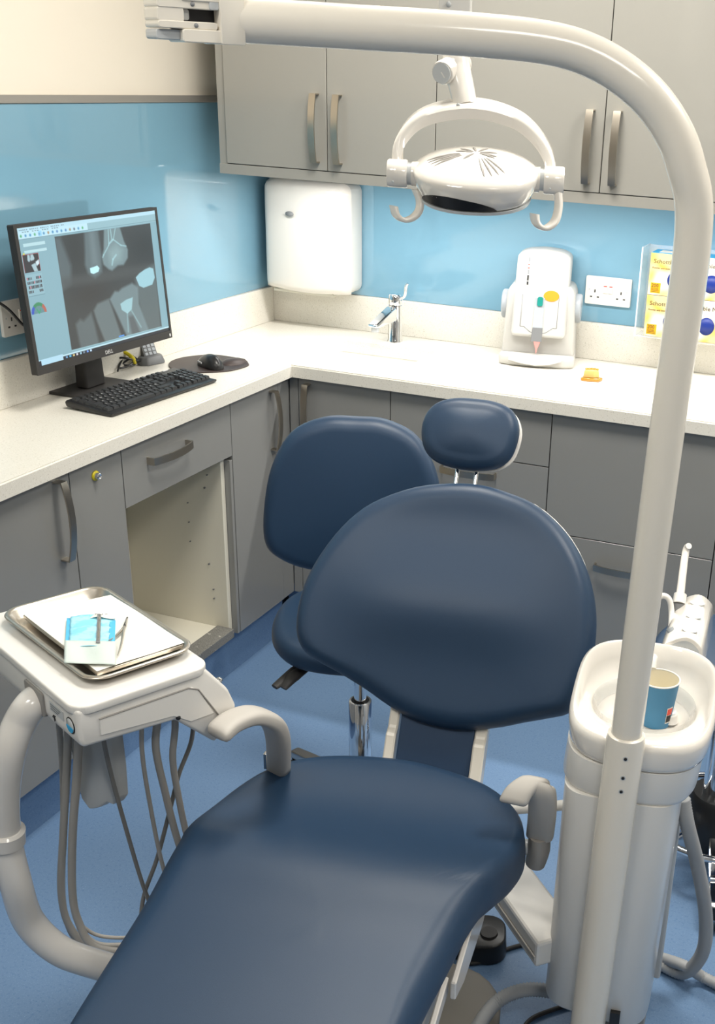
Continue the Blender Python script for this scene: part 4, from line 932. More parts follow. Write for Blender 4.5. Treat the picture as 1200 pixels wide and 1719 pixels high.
# pipe arm
pipe = [(-0.0035, -0.095, 0.7759), (0.0357, -0.132, 0.7935), (0.032, -0.1546, 0.766), (0.0349, -0.1788, 0.722), (0.0227, -0.1925, 0.646), (0.0124, -0.1965, 0.556), (0.0213, -0.1943, 0.471), (0.0157, -0.1804, 0.378), (0.0397, -0.1498, 0.316), (0.0634, -0.1048, 0.275), (0.09, -0.034, 0.223), (0.1267, 0.0618, 0.17)]
tubeo('pipe_arm', M['arm_enamel'], du, pipe, 0.0255, 24, 8)
pc = [Vector(p) for p in pipe]; dcol = (pc[5] - pc[4]).normalized()
bm = bmesh.new(); tube(bm, [pc[5] - dcol * 0.018, pc[5] - dcol * 0.014, pc[5] + dcol * 0.010, pc[5] + dcol * 0.014], [0.027, 0.0315, 0.0315, 0.027], 24, smooth_path=False); mk('pipe_collar', bm, M['arm_enamel'], du, True)
bm = bmesh.new(); prism(bm, rrect(pc[1].x - 0.03, pc[1].x + 0.036, 0.782, 0.824, 0.004, 2), lambda u, v, t: (u, t, v), SY - 0.003, SY + 0.01, 0.001, 1); mk('pipe_socket', bm, M['knuckle'], du)
def hose(pts, r, m, name='hose'): return tubeo(name, M[m], du, pts, r, 10, 8)
q = (0.0203, -0.09, 0.7403); hose([(q[0], q[1], 0.80), q, (-0.0008, -0.085, 0.634), (-0.0237, -0.0883, 0.49), (-0.0448, -0.0953, 0.339), (-0.0406, -0.0855, 0.249), (-0.004, -0.0442, 0.207), (0.0293, 0.0198, 0.182)], 0.005, 'hose')
q = (0.0445, -0.085, 0.744); hose([(q[0], q[1], 0.80), q, (0.0211, -0.0865, 0.646), (-0.0072, -0.0947, 0.503), (-0.0341, -0.1012, 0.362), (-0.0331, -0.0918, 0.277), (-0.0015, -0.0608, 0.226), (0.0349, 0.0059, 0.202)], 0.0066, 'hose')
q = (0.0733, -0.08, 0.7521); hose([(q[0], q[1], 0.80), q, (0.0435, -0.08, 0.643), (0.0121, -0.0864, 0.51), (-0.0116, -0.0902, 0.37), (-0.0107, -0.0853, 0.302), (0.0069, -0.0689, 0.25), (0.0326, -0.003, 0.215)], 0.007, 'hose')
hose([(-0.0459, -0.0747, 0.276), (-0.0322, -0.0502, 0.243), (-0.0149, -0.0128, 0.225), (0, 0.0501, 0.205)], 0.0035, 'hose')
hose([(-0.0339, -0.0788, 0.275), (-0.0189, -0.0571, 0.236), (-0.0024, -0.0201, 0.22), (0.0107, 0.0442, 0.201)], 0.0045, 'hose')
q = (0.1087, -0.06, 0.7673); hose([(q[0], q[1], 0.80), q, (0.0779, -0.0388, 0.655), (0.0701, -0.0159, 0.508), (0.0627, 0.0106, 0.363), (0.0683, 0.0356, 0.271)], 0.0038, 'hose_d')
q = (0.131, -0, 0.7713); hose([(q[0], q[1], 0.80), q, (0.1145, 0.0024, 0.688), (0.0985, 0.0147, 0.583), (0.0809, 0.0372, 0.425), (0.0758, 0.0637, 0.302)], 0.0038, 'hose')
q = (0.1252, 0.03, 0.7519); hose([(q[0], q[1], 0.80), q, (0.1121, 0.028, 0.684), (0.1046, 0.041, 0.593), (0.0937, 0.0635, 0.471), (0.0882, 0.0953, 0.334)], 0.0064, 'hose')
q = (0.1236, 0.06, 0.7229); hose([(q[0], q[1], 0.80), q, (0.1141, 0.0557, 0.651), (0.1031, 0.067, 0.562), (0.0996, 0.0809, 0.466), (0.0932, 0.1122, 0.354)], 0.0058, 'hose')
hose([(0.105, 0.105, 0.74), (0.1022, 0.1, 0.6683), (0.0902, 0.0774, 0.6), (0.0838, 0.0587, 0.531), (0.0643, 0.0369, 0.428), (0.0466, 0.0116, 0.339), (0.0447, -0.0004, 0.249)], 0.0038, 'hose_d')
bm = bmesh.new()
hp0, hpx, hpy = Vector((0.0176, -0.0771, 0.715)), Vector((0.0677, -0.0248, 0.718)), Vector((-0.0144, -0.0549, 0.554))
ex = (hpx - hp0); ey = Vector((0, 0, -1)) * 0.148
prism(bm, [(0, 0), (1, 0), (1.02, 0.5), (1.0, 0.90), (0.86, 1.0), (0.72, 0.96), (0.50, 1.04), (0.30, 1.06), (0.14, 0.92), (0.06, 0.6)], lambda u, v, t: hp0 + ex * u + ey * v + Vector((0, t, 0)), 0, 0.02, 0.003, 2)
mk('hanging_holder', bm, M['silver'], du, True)
# metal tray on the unit
TZ = 0.8478
tr = thing('instrument_tray', 'large stainless steel tray with rolled rim on the instrument unit', 'tray', (0.925, -2.180, TZ), -25)
bm = bmesh.new(); ow, oh = 0.162, 0.094
def ringp(w_, h_, r, z): return [bm.verts.new((x, y, z)) for x, y in rrect(-w_, w_, -h_, h_, r, 6)]
R_ = [ringp(ow - 0.022, oh - 0.022, 0.022, 0.0005), ringp(ow - 0.018, oh - 0.018, 0.024, 0.002), ringp(ow - 0.009, oh - 0.009, 0.030, 0.014), ringp(ow - 0.006, oh - 0.006, 0.032, 0.0165), ringp(ow - 0.002, oh - 0.002, 0.034, 0.0165), ringp(ow, oh, 0.036, 0.0145), ringp(ow - 0.001, oh - 0.001, 0.036, 0.012)]
for a, b in zip(R_[:-1], R_[1:]):
    for k in range(len(a)): bm.faces.new([a[k], a[(k + 1) % len(a)], b[(k + 1) % len(b)], b[k]])
bm.faces.new(R_[0]); tm = mk('pan', bm, M['steel'], tr, True, sharp=70)
md = tm.modifiers.new('s', 'SOLIDIFY'); md.thickness = 0.0008
# paper-lined inner tray
itz = TZ + 0.006
it = thing('lined_tray', 'smaller shallow metal tray lined with white paper inside the large tray', 'tray', (0.925, -2.180, itz), 0)
q = [Vector((a[0] - 0.925, a[1] + 2.180, 0)) for a in ((0.78, -2.184, 0), (0.861, -2.056, 0), (1.085, -2.159, 0), (1.018, -2.299, 0))]
cq = sum(q, Vector()) / 4
def insetq(k): return [cq + (p - cq) * k for p in q]
bm = bmesh.new(); prism(bm, [(p.x, p.y) for p in q], XY, 0.0, 0.007, 0.002, 2); mk('pan', bm, M['steel'], it, True)
bm = bmesh.new(); n_ = 14; G = {}
for i in range(n_ + 1):
    for j in range(n_ + 1):
        a, b = i / n_, j / n_; qq = insetq(0.985)
        p = qq[0] * (1 - a) * (1 - b) + qq[1] * a * (1 - b) + qq[2] * a * b + qq[3] * (1 - a) * b
        G[i, j] = bm.verts.new((p.x, p.y, 0.0078 + 0.0015 * abs(math.sin(a * 5)) * math.sin(b * 4) ** 2))
for i in range(n_):
    for j in range(n_): bm.faces.new([G[i, j], G[i + 1, j], G[i + 1, j + 1], G[i, j + 1]])
mk('paper_liner', bm, M['paper'], it, True)
# sterile pouch with mask
PZ = itz + 0.0105
po = thing('instrument_pouch', 'opened sterile pouch holding a pale blue mask on the lined tray', 'pouch', (0.925, -2.180, PZ), 0)
pq = [Vector((a[0] - 0.925, a[1] + 2.180, 0)) for a in ((0.863, -2.174, 0), (0.935, -2.14, 0), (1.011, -2.245, 0), (0.939, -2.274, 0))]
def pp(a, b, z): p = pq[0] * (1 - a) * (1 - b) + pq[1] * a * (1 - b) + pq[2] * a * b + pq[3] * (1 - a) * b; return (p.x, p.y, z)
def sheet(name, m, a0, a1, b0, b1, zf, n=18, parent=po):
    bm = bmesh.new(); G = {}
    for i in range(n + 1):
        for j in range(n + 1):
            a = a0 + (a1 - a0) * i / n; b = b0 + (b1 - b0) * j / n; G[i, j] = bm.verts.new(pp(a, b, zf(a, b)))
    for i in range(n):
        for j in range(n): bm.faces.new([G[i, j], G[i + 1, j], G[i + 1, j + 1], G[i, j + 1]])
    o = mk(name, bm, m, parent, True); md = o.modifiers.new('s', 'SOLIDIFY'); md.thickness = 0.0006; return o
sheet('mask', M['maskblue'], 0.08, 0.98, 0.0, 0.9, lambda a, b: 0.004 + 0.0018 * math.sin(b * 34 + 3 * a) + 0.004 * math.sin(a * PI))
sheet('blue_edge', M['maskedge'], 0.0, 0.10, 0.0, 0.98, lambda a, b: 0.003)
sheet('blue_edge', M['maskedge'], 0.88, 1.0, 0.12, 0.75, lambda a, b: 0.0065)
sheet('dark_strip', M['inkgrey'], 0.63, 0.71, 0.02, 0.85, lambda a, b: 0.0105 + 0.0012 * math.sin(b * 25))
sheet('foil_strip', M['steel'], 0.665, 0.69, 0.1, 0.8, lambda a, b: 0.0125 + 0.0014 * math.sin(b * 25))
sheet('flap', M['pouch'], 0.0, 1.02, 0.78, 1.28, lambda a, b: 0.010 - 0.008 * (b - 0.78) / 0.5 + 0.0022 * math.sin(a * 9 + 1) * math.sin((b - 0.78) * 6.2))
sheet('paper_top', M['paper'], 0.48, 1.0, -0.05, 0.08, lambda a, b: 0.0085 + 0.002 * math.sin(a * 12))
text('small_print', 'STERILE 134', M['inkgrey'], po, 0.004, basis(pp(0.58, 0.035, 0.0118), pq[1] - pq[0], pq[0] - pq[3]))
tw = thing('tweezers', 'steel dental tweezers lying on the paper right of the blue pouch', 'tweezers', (0.925, -2.180, PZ), 0)
v0 = Vector((0.951, -2.131, 0)) - Vector((0.925, -2.180, 0)); va = Vector((0.986, -2.225, 0)) - Vector((0.925, -2.180, 0)); vb = Vector((1.018, -2.247, 0)) - Vector((0.925, -2.180, 0)); vm = Vector((0.968, -2.162, 0)) - Vector((0.925, -2.180, 0))
zz = Vector((0, 0, 0.0035))
tubeo('arm', M['steel'], tw, [v0 + zz, vm + zz, va * 0.6 + vm * 0.4 + zz + Vector((-0.002, 0.001, 0)), va + zz * 3.2], [0.0012, 0.0024, 0.0017, 0.0009], 8, 6)
tubeo('arm', M['steel'], tw, [v0 + zz, vm + zz, vb * 0.6 + vm * 0.4 + zz + Vector((0.002, 0, 0)), vb + zz * 0.6], [0.0012, 0.0024, 0.0017, 0.0009], 8, 6)
tubeo('grip', M['black_soft'], tw, [v0 + zz, vm + zz], [0.0014, 0.0026], 8, smooth_path=False)
# ------------------------------------------------------------------ spittoon unit
cu = thing('spittoon_unit', 'white spittoon column with glossy bowl and lamp post at the right', 'dental unit', (1.782, -1.845, 0), 6)
def ring2(rx, ry, zf, p=2.8, N=64, cx=0, cy=0):
    out = []
    for k in range(N):
        a = 2 * PI * k / N; c_, s_ = math.cos(a), math.sin(a)
        x = cx + rx * math.copysign(abs(c_) ** (2 / p), c_); y = cy + ry * math.copysign(abs(s_) ** (2 / p), s_); out.append((x, y, zf(x, y)))
    return out
def loft(name, m, parent, rings, cap0=True, cap1=True, **k):
    bm = bmesh.new(); L = [[bm.verts.new(p) for p in r] for r in rings]; N = len(L[0])
    for a, b in zip(L[:-1], L[1:]):
        for i in range(N): bm.faces.new([a[i], a[(i + 1) % N], b[(i + 1) % N], b[i]])
    if cap0: bm.faces.new(L[0])
    if cap1: bm.faces.new(L[-1])
    return mk(name, bm, m, parent, True, sharp=60, **k)
rimz = lambda x, y: 0.752 + 0.052 * (lambda q: q * q * (3 - 2 * q))(min(1, max(0, (y + 0.09) / 0.19)))
cz = lambda z: (lambda x, y: z)
RXc, RYc = 0.121, 0.138
rings = [ring2(RXc - 0.012, RYc - 0.012, cz(0.700)), ring2(RXc - 0.003, RYc - 0.003, cz(0.702)), ring2(RXc, RYc, cz(0.710)), ring2(RXc + 0.003, RYc + 0.002, lambda x, y: rimz(x, y) - 0.014), ring2(RXc + 0.001, RYc, lambda x, y: rimz(x, y) - 0.004), ring2(RXc - 0.004, RYc - 0.004, rimz),
         ring2(RXc - 0.009, RYc - 0.009, lambda x, y: rimz(x, y) - 0.003), ring2(RXc - 0.013, RYc - 0.014, lambda x, y: max(0.747, rimz(x, y) - 0.030)), ring2(RXc - 0.018, RYc - 0.022, lambda x, y: 0.747 + 0.35 * max(0, rimz(x, y) - 0.775)),
         ring2(0.094, 0.098, cz(0.745), 2.2, 64, 0, 0.012), ring2(0.089, 0.093, cz(0.738), 2.0, 64, 0, 0.012), ring2(0.078, 0.082, cz(0.715), 2, 64, 0, 0.012), ring2(0.055, 0.058, cz(0.700), 2, 64, 0, 0.01), ring2(0.02, 0.02, cz(0.696), 2, 64, 0, 0.01)]
loft('bowl', M['white_gloss'], cu, rings, True, True)
rings = [ring2(0.080, 0.085, cz(0.7235), 2, 48, 0, 0.012), ring2(0.086, 0.09, cz(0.742), 2, 48, 0, 0.012), ring2(0.0885, 0.0925, cz(0.7485), 2, 48, 0, 0.012)]
loft('clear_liner', M['cup_plastic'], cu, rings, False, False)
rings = [ring2(RXc - 0.022, RYc - 0.02, cz(0.632), 3.4, 64, -0.008), ring2(RXc - 0.010, RYc - 0.008, cz(0.634), 3.4, 64, -0.008), ring2(RXc - 0.005, RYc - 0.003, cz(0.644), 3.4, 64, -0.008), ring2(RXc - 0.004, RYc - 0.003, cz(0.6985), 3, 64, -0.004), ring2(RXc - 0.014, RYc - 0.013, cz(0.6995))]
loft('collar', M['white'], cu, rings)
zb_ = lambda x, y: 0.165 - 0.10 * (x + 0.09)
rings = [ring2(0.094, 0.128, zb_, 5, 64, -0.021), ring2(0.098, 0.132, lambda x, y: zb_(x, y) + 0.006, 5, 64, -0.021), ring2(0.101, 0.133, cz(0.634), 5, 64, -0.015), ring2(0.08, 0.11, cz(0.635), 5, 64, -0.01)]
loft('column', M['white'], cu, rings)
box('rear_spine', M['silver'], cu, 0.050, 0.086, 0.125, 0.15, 0.05, 0.635, 0.004)
box('column_foot', M['knuckle'], cu, -0.06, 0.07, 0.0, 0.12, 0.0005, 0.20, 0.006)
box('base_slot', M['black'], cu, 0.012, 0.03, -0.14, -0.125, 0.15, 0.19, 0.001)
bm = bmesh.new(); tube(bm, [(0.0, 0.100, 0.742), (0.0, 0.096, 0.785), (0.002, 0.080, 0.800), (0.004, 0.062, 0.788)], [0.009, 0.008, 0.007, 0.006], 12); mk('water_spout', bm, M['white'], cu, True)
bm = bmesh.new(); tube(bm, [(0.045, 0.035, 0.706), (0.045, 0.035, 0.722), (0.045, 0.034, 0.726)], [0.016, 0.013, 0.008], 16); mk('cup_nozzle', bm, M['white'], cu, True)
# bracket beam and rod between chair and unit (world coordinates via parent offset)
beam = thing('linking_beam', 'slanting white metal beam joining the chair to the spittoon column', 'bracket', (1.59, -1.85, 0), -45)
box('beam', M['white'], beam, -0.26, 0.150, -0.045, 0.045, 0.245, 0.30, 0.006)
box('cover_lip', M['armgrey'], beam, -0.26, 0.150, -0.049, -0.0455, 0.262, 0.272, 0.001)
rod = tubeo('linking_rod', M['white'], None, [(1.542, -1.845, 0.464), (1.682, -1.852, 0.521)], 0.010, 14, smooth_path=False)
tag(rod, 'thin white rod behind the right armrest reaching the spittoon column', 'rod')
# suction holder
sh = thing('suction_holder', 'white assistant holder with three scalloped rests behind the spittoon bowl', 'holder', (0, 0, 0), 0)
na, fa = Vector((1.812, -1.703, 0.77)), Vector((1.798, -1.529, 0.757))
ax = Vector(((fa - na).x, (fa - na).y, 0)).normalized(); ax_len = 0.20; rt = Vector((ax.y, -ax.x, 0))
fa_ = lambda u, v, t: na + rt * u + Vector((0, 0, v)) + ax * t
pr = [(-0.036, -0.03), (0.036, -0.05), (0.040, 0.02), (0.030, 0.042), (0.008, 0.052), (-0.018, 0.040), (-0.034, 0.022)]
pr = [(p.x, p.y) for p in cat([(a, b, 0) for a, b in pr], 4, True)]
bm = bmesh.new(); prism(bm, pr, fa_, 0, ax_len, 0.004, 2); mk('holder_body', bm, M['white_gloss'], sh, True)
bm = bmesh.new(); prism(bm, [(u * 0.86, v * 0.86) for u, v in pr], fa_, -0.0008, 0.002, 0); mk('end_cap', bm, M['silver'], sh)
for k in range(3):  # flat grey discs put the shade of the scalloped rests into colour
    cpt = fa_(0.010, 0.0515, 0.035 + k * 0.062)
    bm = bmesh.new(); b = bmesh.new(); bmesh.ops.create_uvsphere(b, u_segments=20, v_segments=12, radius=1)
    join(bm, b, 0, Matrix.Translation(cpt) @ Matrix.Diagonal((0.015, 0.012, 0.0016, 1))); mk('rest_shade', bm, M['silver'], sh, True)
tp, tq = Vector((1.762, -1.453, 0.898)), Vector((1.773, -1.532, 0.819)); tb = Vector((1.777, -1.57, 0.784))
stp = thing('suction_tube', 'upright white suction tube with grey handpiece in the assistant holder', 'suction tube', tuple(tb), 0)
tubeo('tip', M['white_gloss'], stp, [tp - tb + Vector((0.004, 0, 0)), tp - tb + Vector((-0.001, 0, -0.016)), tq - tb], [0.0062, 0.0074, 0.0085], 14, 4)
dq = (tq - tp).normalized()
tubeo('collar', M['white'], stp, [tq - tb - dq * 0.008, tq - tb + dq * 0.012], 0.0125, 16, smooth_path=False)
tubeo('handpiece', M['darkgrey'], stp, [tq - tb + dq * 0.012, Vector((0, 0, -0.03))], 0.011, 16, smooth_path=False)
hk = tubeo('saliva_ejector', M['white'], None, [(1.73, -1.572, 0.815), (1.736, -1.564, 0.826), (1.747, -1.559, 0.83), (1.758, -1.558, 0.822), (1.766, -1.566, 0.8), (1.774, -1.598, 0.775)], 0.0058, 12)
tag(hk, 'white hooked saliva ejector beside the lamp post behind the bowl', 'ejector')
hg = tubeo('small_handpiece', M['midgrey'], None, [(1.779, -1.65, 0.809), (1.787, -1.654, 0.795), (1.79, -1.656, 0.763)], 0.007, 14)
tag(hg, 'short grey handpiece end in the nearest rest of the assistant holder', 'handpiece')
# cup
cp = thing('paper_cup', 'blue paper cup with cream rim standing in the spittoon bowl', 'cup', (1.799, -1.812, 0.7005))
bm = bmesh.new(); lathe(bm, [(0, 0.002), (0.0245, 0.002), (0.0245, 0), (0.0262, 0.001), (0.0345, 0.086), (0.0335, 0.086)], 32); mk('wall', bm, M['cupblue'], cp, True)
latheo('inner_wall', M['cupin'], cp, [(0, 0.006), (0.0245, 0.006), (0.0332, 0.0865)], 32)
bm = bmesh.new(); tube(bm, [Vector((0.0345 * math.cos(2 * PI * i / 32), 0.0345 * math.sin(2 * PI * i / 32), 0.0875)) for i in range(33)], 0.0014, 8, smooth_path=False, caps=False); mk('rolled_rim', bm, M['paper'], cp, True)
def cupr(z): return 0.0262 + (0.0345 - 0.0262) * z / 0.086 + 0.0004
def cuppatch(a0, a1, z0, z1, m, dr=0):
    bm = bmesh.new(); N = 6; A = [bm.verts.new(((cupr(z0) + dr) * math.cos(a0 + (a1 - a0) * i / N), (cupr(z0) + dr) * math.sin(a0 + (a1 - a0) * i / N), z0)) for i in range(N + 1)]; B = [bm.verts.new(((cupr(z1) + dr) * math.cos(a0 + (a1 - a0) * i / N), (cupr(z1) + dr) * math.sin(a0 + (a1 - a0) * i / N), z1)) for i in range(N + 1)]
    for i in range(N): bm.faces.new([A[i], A[i + 1], B[i + 1], B[i]])
    return mk('printed_panel', bm, m, cp)
cuppatch(-0.75, -0.30, 0.012, 0.044, M['paper']); cuppatch(-0.72, -0.33, 0.029, 0.042, M['inkred'], 0.0003); cuppatch(-0.72, -0.33, 0.014, 0.028, M['inkblack'], 0.0003)
# ------------------------------------------------------------------ lamp post and arm
lp = thing('lamp_post', 'tall cream enamelled lamp post bending into the arm across the top', 'post', (1.785, -1.99, 0.1))
off = Vector((1.785, -1.99, 0.1))
pb_, pt_ = Vector((1.785, -1.99, 0.775)), Vector((1.803, -1.995, 1.549))
dpp = (pt_ - pb_).normalized()
sl0 = pb_ + (pb_ - pt_).normalized() * (pb_.z - 0.004) / abs(dpp.z)
bm = bmesh.new(); tube(bm, [sl0 - off, pb_ - dpp * 0.012 - off, pb_ - dpp * 0.002 - off, pb_ - off], [0.0315, 0.0315, 0.030, 0.0265], 32, smooth_path=False); mk('sleeve', bm, M['enamel'], lp, True)
path = [pb_ - dpp * 0.02, pb_ + dpp * 0.3, pb_ + dpp * 0.55, pt_, Vector((1.785, -2.008, 1.634)), Vector((1.756, -2.017, 1.686)), Vector((1.717, -2.03, 1.724)), Vector((1.666, -2.046, 1.752)), Vector((1.61, -2.07, 1.766)), Vector((1.518, -2.116, 1.771)), Vector((1.4, -2.173, 1.772)), Vector((1.268, -2.241, 1.773))]
bm = bmesh.new(); tube(bm, [p - off for p in path], 0.0252, 36, 8); mk('post_tube', bm, M['enamel'], lp, True)
for k, (u, v) in enumerate(((0, 0.030), (0, 0.066), (0, 0.092))):
    c_ = pb_ - dpp * v - off
    vw = (Vector((2.0848, -3.5661, 1.7)) - pb_); vw.z = 0; vw.normalize()
    vw = (Matrix.Rotation(math.radians(6), 3, 'Z') @ vw)
    sd = vw.cross(Vector((0, 0, 1))).normalized()
    bm = bmesh.new(); disc(bm, c_ + vw * 0.0306, 0.0042, -sd, (0, 0, 1), n=18, h=0.0016); sc = mk('screw', bm, M['silver'], lp, True)
    bm = bmesh.new(); disc(bm, c_ + vw * 0.0318, 0.0026, -sd, (0, 0, 1), n=12, h=0.0012); mk('screw_socket', bm, M['black'], sc)
# joint at the left end of the arm
e1, e0 = path[-1], Vector((1.212, -2.324, 1.772))
axd = (e0 - e1).normalized(); upv = Vector((0, 0, 1)); upv = (upv - axd * upv.dot(axd)).normalized(); ov = axd.cross(upv)
if ov.dot(Vector((2.0848, -3.5661, 1.7)) - e1) < 0: ov = -ov
jf = lambda u, v, t: e1 + axd * u + upv * v + ov * t - off
Lj = (e0 - e1).length
bm = bmesh.new(); prism(bm, rrect(-0.004, 0.026, -0.0275, 0.0275, 0.001, 1), jf, -0.0272, 0.0272, 0.0012, 2); jn = mk('arm_joint', bm, M['enamel'], lp, True)
for (u0, u1, v0, v1, mm, t0, t1) in ((0.024, Lj - 0.028, -0.027, -0.013, 'enamel', -0.022, 0.024), (0.024, Lj - 0.028, 0.016, 0.027, 'enamel', -0.022, 0.024), (0.028, Lj, -0.013, -0.005, 'enamel', -0.020, 0.022), (0.028, Lj, 0.008, 0.018, 'enamel', -0.020, 0.022), (Lj - 0.032, Lj, -0.006, 0.009, 'enamel', -0.02, 0.021), (Lj - 0.030, Lj, -0.025, -0.014, 'silver', -0.02, 0.014), (Lj - 0.042, Lj - 0.028, -0.004, 0.008, 'silver', -0.02, 0.012)):
    bm = bmesh.new(); prism(bm, rrect(u0, u1, v0, v1, 0.0025, 2), jf, t0, t1, 0.0015, 1); mk('joint_cheek', bm, M[mm], jn)
bm = bmesh.new(); prism(bm, rrect(0.024, Lj - 0.034, -0.006, 0.010, 0.002, 2), jf, -0.015, 0.008, 0.002, 1); mk('rubber_bush', bm, M['black_gloss'], jn)
bm = bmesh.new(); prism(bm, rrect(0.026, 0.038, 0.008, 0.018, 0.002, 2), jf, 0.0, 0.0235, 0.002, 1); mk('clear_cover', bm, M['silver'], jn)
for uu_, vv_ in ((0.055, -0.009), (0.058, 0.013)):
    b0 = jf(uu_, vv_, 0.0222); bm = bmesh.new(); disc(bm, b0, 0.0026, -axd, upv, n=12, h=0.0008); mk('screw', bm, M['inkgrey'], jn)
# spring arm going up out of view and back to the lamp
LO = Vector((1.358, -1.638, 1.565))
lm = thing('treatment_lamp', 'white round dental treatment lamp in a curved yoke with two hook handles', 'lamp', tuple(LO), 18)
def lw(p):   # world -> lamp local
    q = Vector(p) - LO; a = math.radians(-18); return Vector((q.x * math.cos(a) - q.y * math.sin(a), q.x * math.sin(a) + q.y * math.cos(a), q.z))
js = e0 - axd * 0.02
top = Vector((1.269, -1.53, 1.837))
bm = bmesh.new(); tube(bm, [lw(js + Vector((0, 0, 0.028))), lw(js + Vector((0, 0, 0.30)))], 0.018, 20, smooth_path=False); mk('riser', bm, M['enamel'], lm, True)
bm = bmesh.new(); tube(bm, [lw(js + Vector((-0.01, 0, 0.27))), lw(top + Vector((0, 0, 0.22)))], 0.022, 20, smooth_path=False); mk('spring_arm', bm, M['enamel'], lm, True)
bm = bmesh.new(); prism(bm, rrect(-0.028, 0.028, -0.05, 0.26, 0.006, 2), lambda u, v, t: lw(top) + Vector((u, t, v)), -0.015, 0.02, 0.004, 2); mk('drop_bracket', bm, M['white'], lm)
bm = bmesh.new(); disc(bm, lw(top) + Vector((-0.010, -0.0152, -0.004)), 0.0045, (1, 0, 0), (0, 0, 1), n=14, h=0.0015); mk('screw', bm, M['silver'], lm)
# knuckle and neck
kc = Vector((-0.0553, 0.0726, 0.166)); 
bm = bmesh.new(); tube(bm, [lw(top) + Vector((0, 0, -0.04)), Vector((-0.0452, 0.0841, 0.192)), Vector((-0.0404, 0.0731, 0.167)), Vector((-0.0308, 0.0605, 0.137)), Vector((-0.0231, 0.0485, 0.11))], [0.022, 0.023, 0.023, 0.0215, 0.0205], 24); mk('neck', bm, M['white_gloss'], lm, True)
bm = bmesh.new(); tube(bm, [kc + Vector((0.02, 0.03, 0.012)), kc + Vector((-0.008, -0.028, -0.004)), kc + Vector((-0.009, -0.031, -0.005))], [0.0195, 0.0195, 0.018], 24, smooth_path=False); kn = mk('knuckle', bm, M['white_gloss'], lm, True)
bm = bmesh.new(); tube(bm, [kc + Vector((-0.009, -0.031, -0.005)), kc + Vector((-0.010, -0.034, -0.0055))], [0.0165, 0.0160], 24, smooth_path=False); mk('knuckle_cap', bm, M['silver'], kn, True)
bm = bmesh.new(); tube(bm, [kc + Vector((-0.010, -0.0345, -0.0035)), kc + Vector((-0.004, -0.0345, -0.012))], 0.0012, 6, smooth_path=False); mk('cap_slot', bm, M['white'], kn, True)
bm = bmesh.new(); disc(bm, Vector((-0.0345, 0.0491, 0.113)) + Vector((0, -0.0215, 0)), 0.0032, (1, 0, 0), (0, 0, 1), n=14, h=0.001); mk('screw', bm, M['silver'], lm)
# yoke: arched band of U section
YO = [(-0.1309, -0.0016, 0.001), (-0.1336, 0.0161, 0.04), (-0.1223, 0.0282, 0.066), (-0.1002, 0.0378, 0.088), (-0.0699, 0.0437, 0.101), (-0.0361, 0.0475, 0.108), (-0.0042, 0.0487, 0.11), (0.0344, 0.0477, 0.105), (0.0724, 0.0417, 0.092), (0.1019, 0.0321, 0.069), (0.1222, 0.0202, 0.04), (0.1318, 0.0045, 0.004)]
Q = cat(YO, 6); rings_ = []; n = len(Q)
bm = bmesh.new(); ti = math.radians(24)
fw = Vector((0, -math.cos(ti), math.sin(ti) * 0.0 - 0.28)).normalized()
for i, p in enumerate(Q):
    t = (Q[min(i + 1, n - 1)] - Q[max(i - 1, 0)]).normalized(); o_ = fw.cross(t).normalized()
    k = math.sin(PI * i / (n - 1)); wd = 0.012 + 0.012 * k; th = 0.0075 + 0.004 * k
    sec = [(-1, -1), (-1, 0.5), (-0.7, 1), (0.7, 1), (1, 0.5), (1, -1), (0.8, -1), (0.7, -0.3), (-0.7, -0.3), (-0.8, -1)]
    rings_.append([bm.verts.new(p + fw * a * wd + o_ * b * th * -1 * (-1)) for a, b in sec])
for i in range(len(rings_) - 1):
    for k in range(len(sec)): bm.faces.new([rings_[i][k], rings_[i][(k + 1) % len(sec)], rings_[i + 1][(k + 1) % len(sec)], rings_[i + 1][k]])
bm.faces.new(rings_[0]); bm.faces.new(rings_[-1]); mk('yoke', bm, M['white_gloss'], lm, True, sharp=50)
for pv, s in ((Vector((-0.1316, -0.0004, 0.002)), -1), (Vector((0.1337, 0.0039, 0.003)), 1)):
    bm = bmesh.new(); lathe(bm, [(0, -0.017), (0.0215, -0.017), (0.023, -0.014), (0.023, 0.014), (0.0215, 0.017), (0, 0.017)], 28, axis='x', center=tuple(pv)); pvt = mk('pivot', bm, M['white_gloss'], lm, True)
    bm = bmesh.new(); lathe(bm, [(0, 0), (0.018, 0), (0.018, 0.007), (0, 0.007)], 28, axis='x', center=(pv.x - s * 0.017 - (0.007 if s > 0 else 0), pv.y, pv.z)); mk('grey_washer', bm, M['silver'], pvt, True)
    bm = bmesh.new(); lathe(bm, [(0, 0), (0.020, 0), (0.021, 0.014), (0, 0.014)], 28, axis='x', center=(pv.x - s * 0.024 - (0.014 if s > 0 else 0), pv.y, pv.z)); mk('hub', bm, M['white_gloss'], pvt, True)
    bm = bmesh.new(); disc(bm, (pv.x - 0.006, pv.y - 0.0225, pv.z - 0.012), 0.002, (1, 0, 0), (0, 0, 1), n=10, h=0.001); mk('screw', bm, M['silver'], pvt)
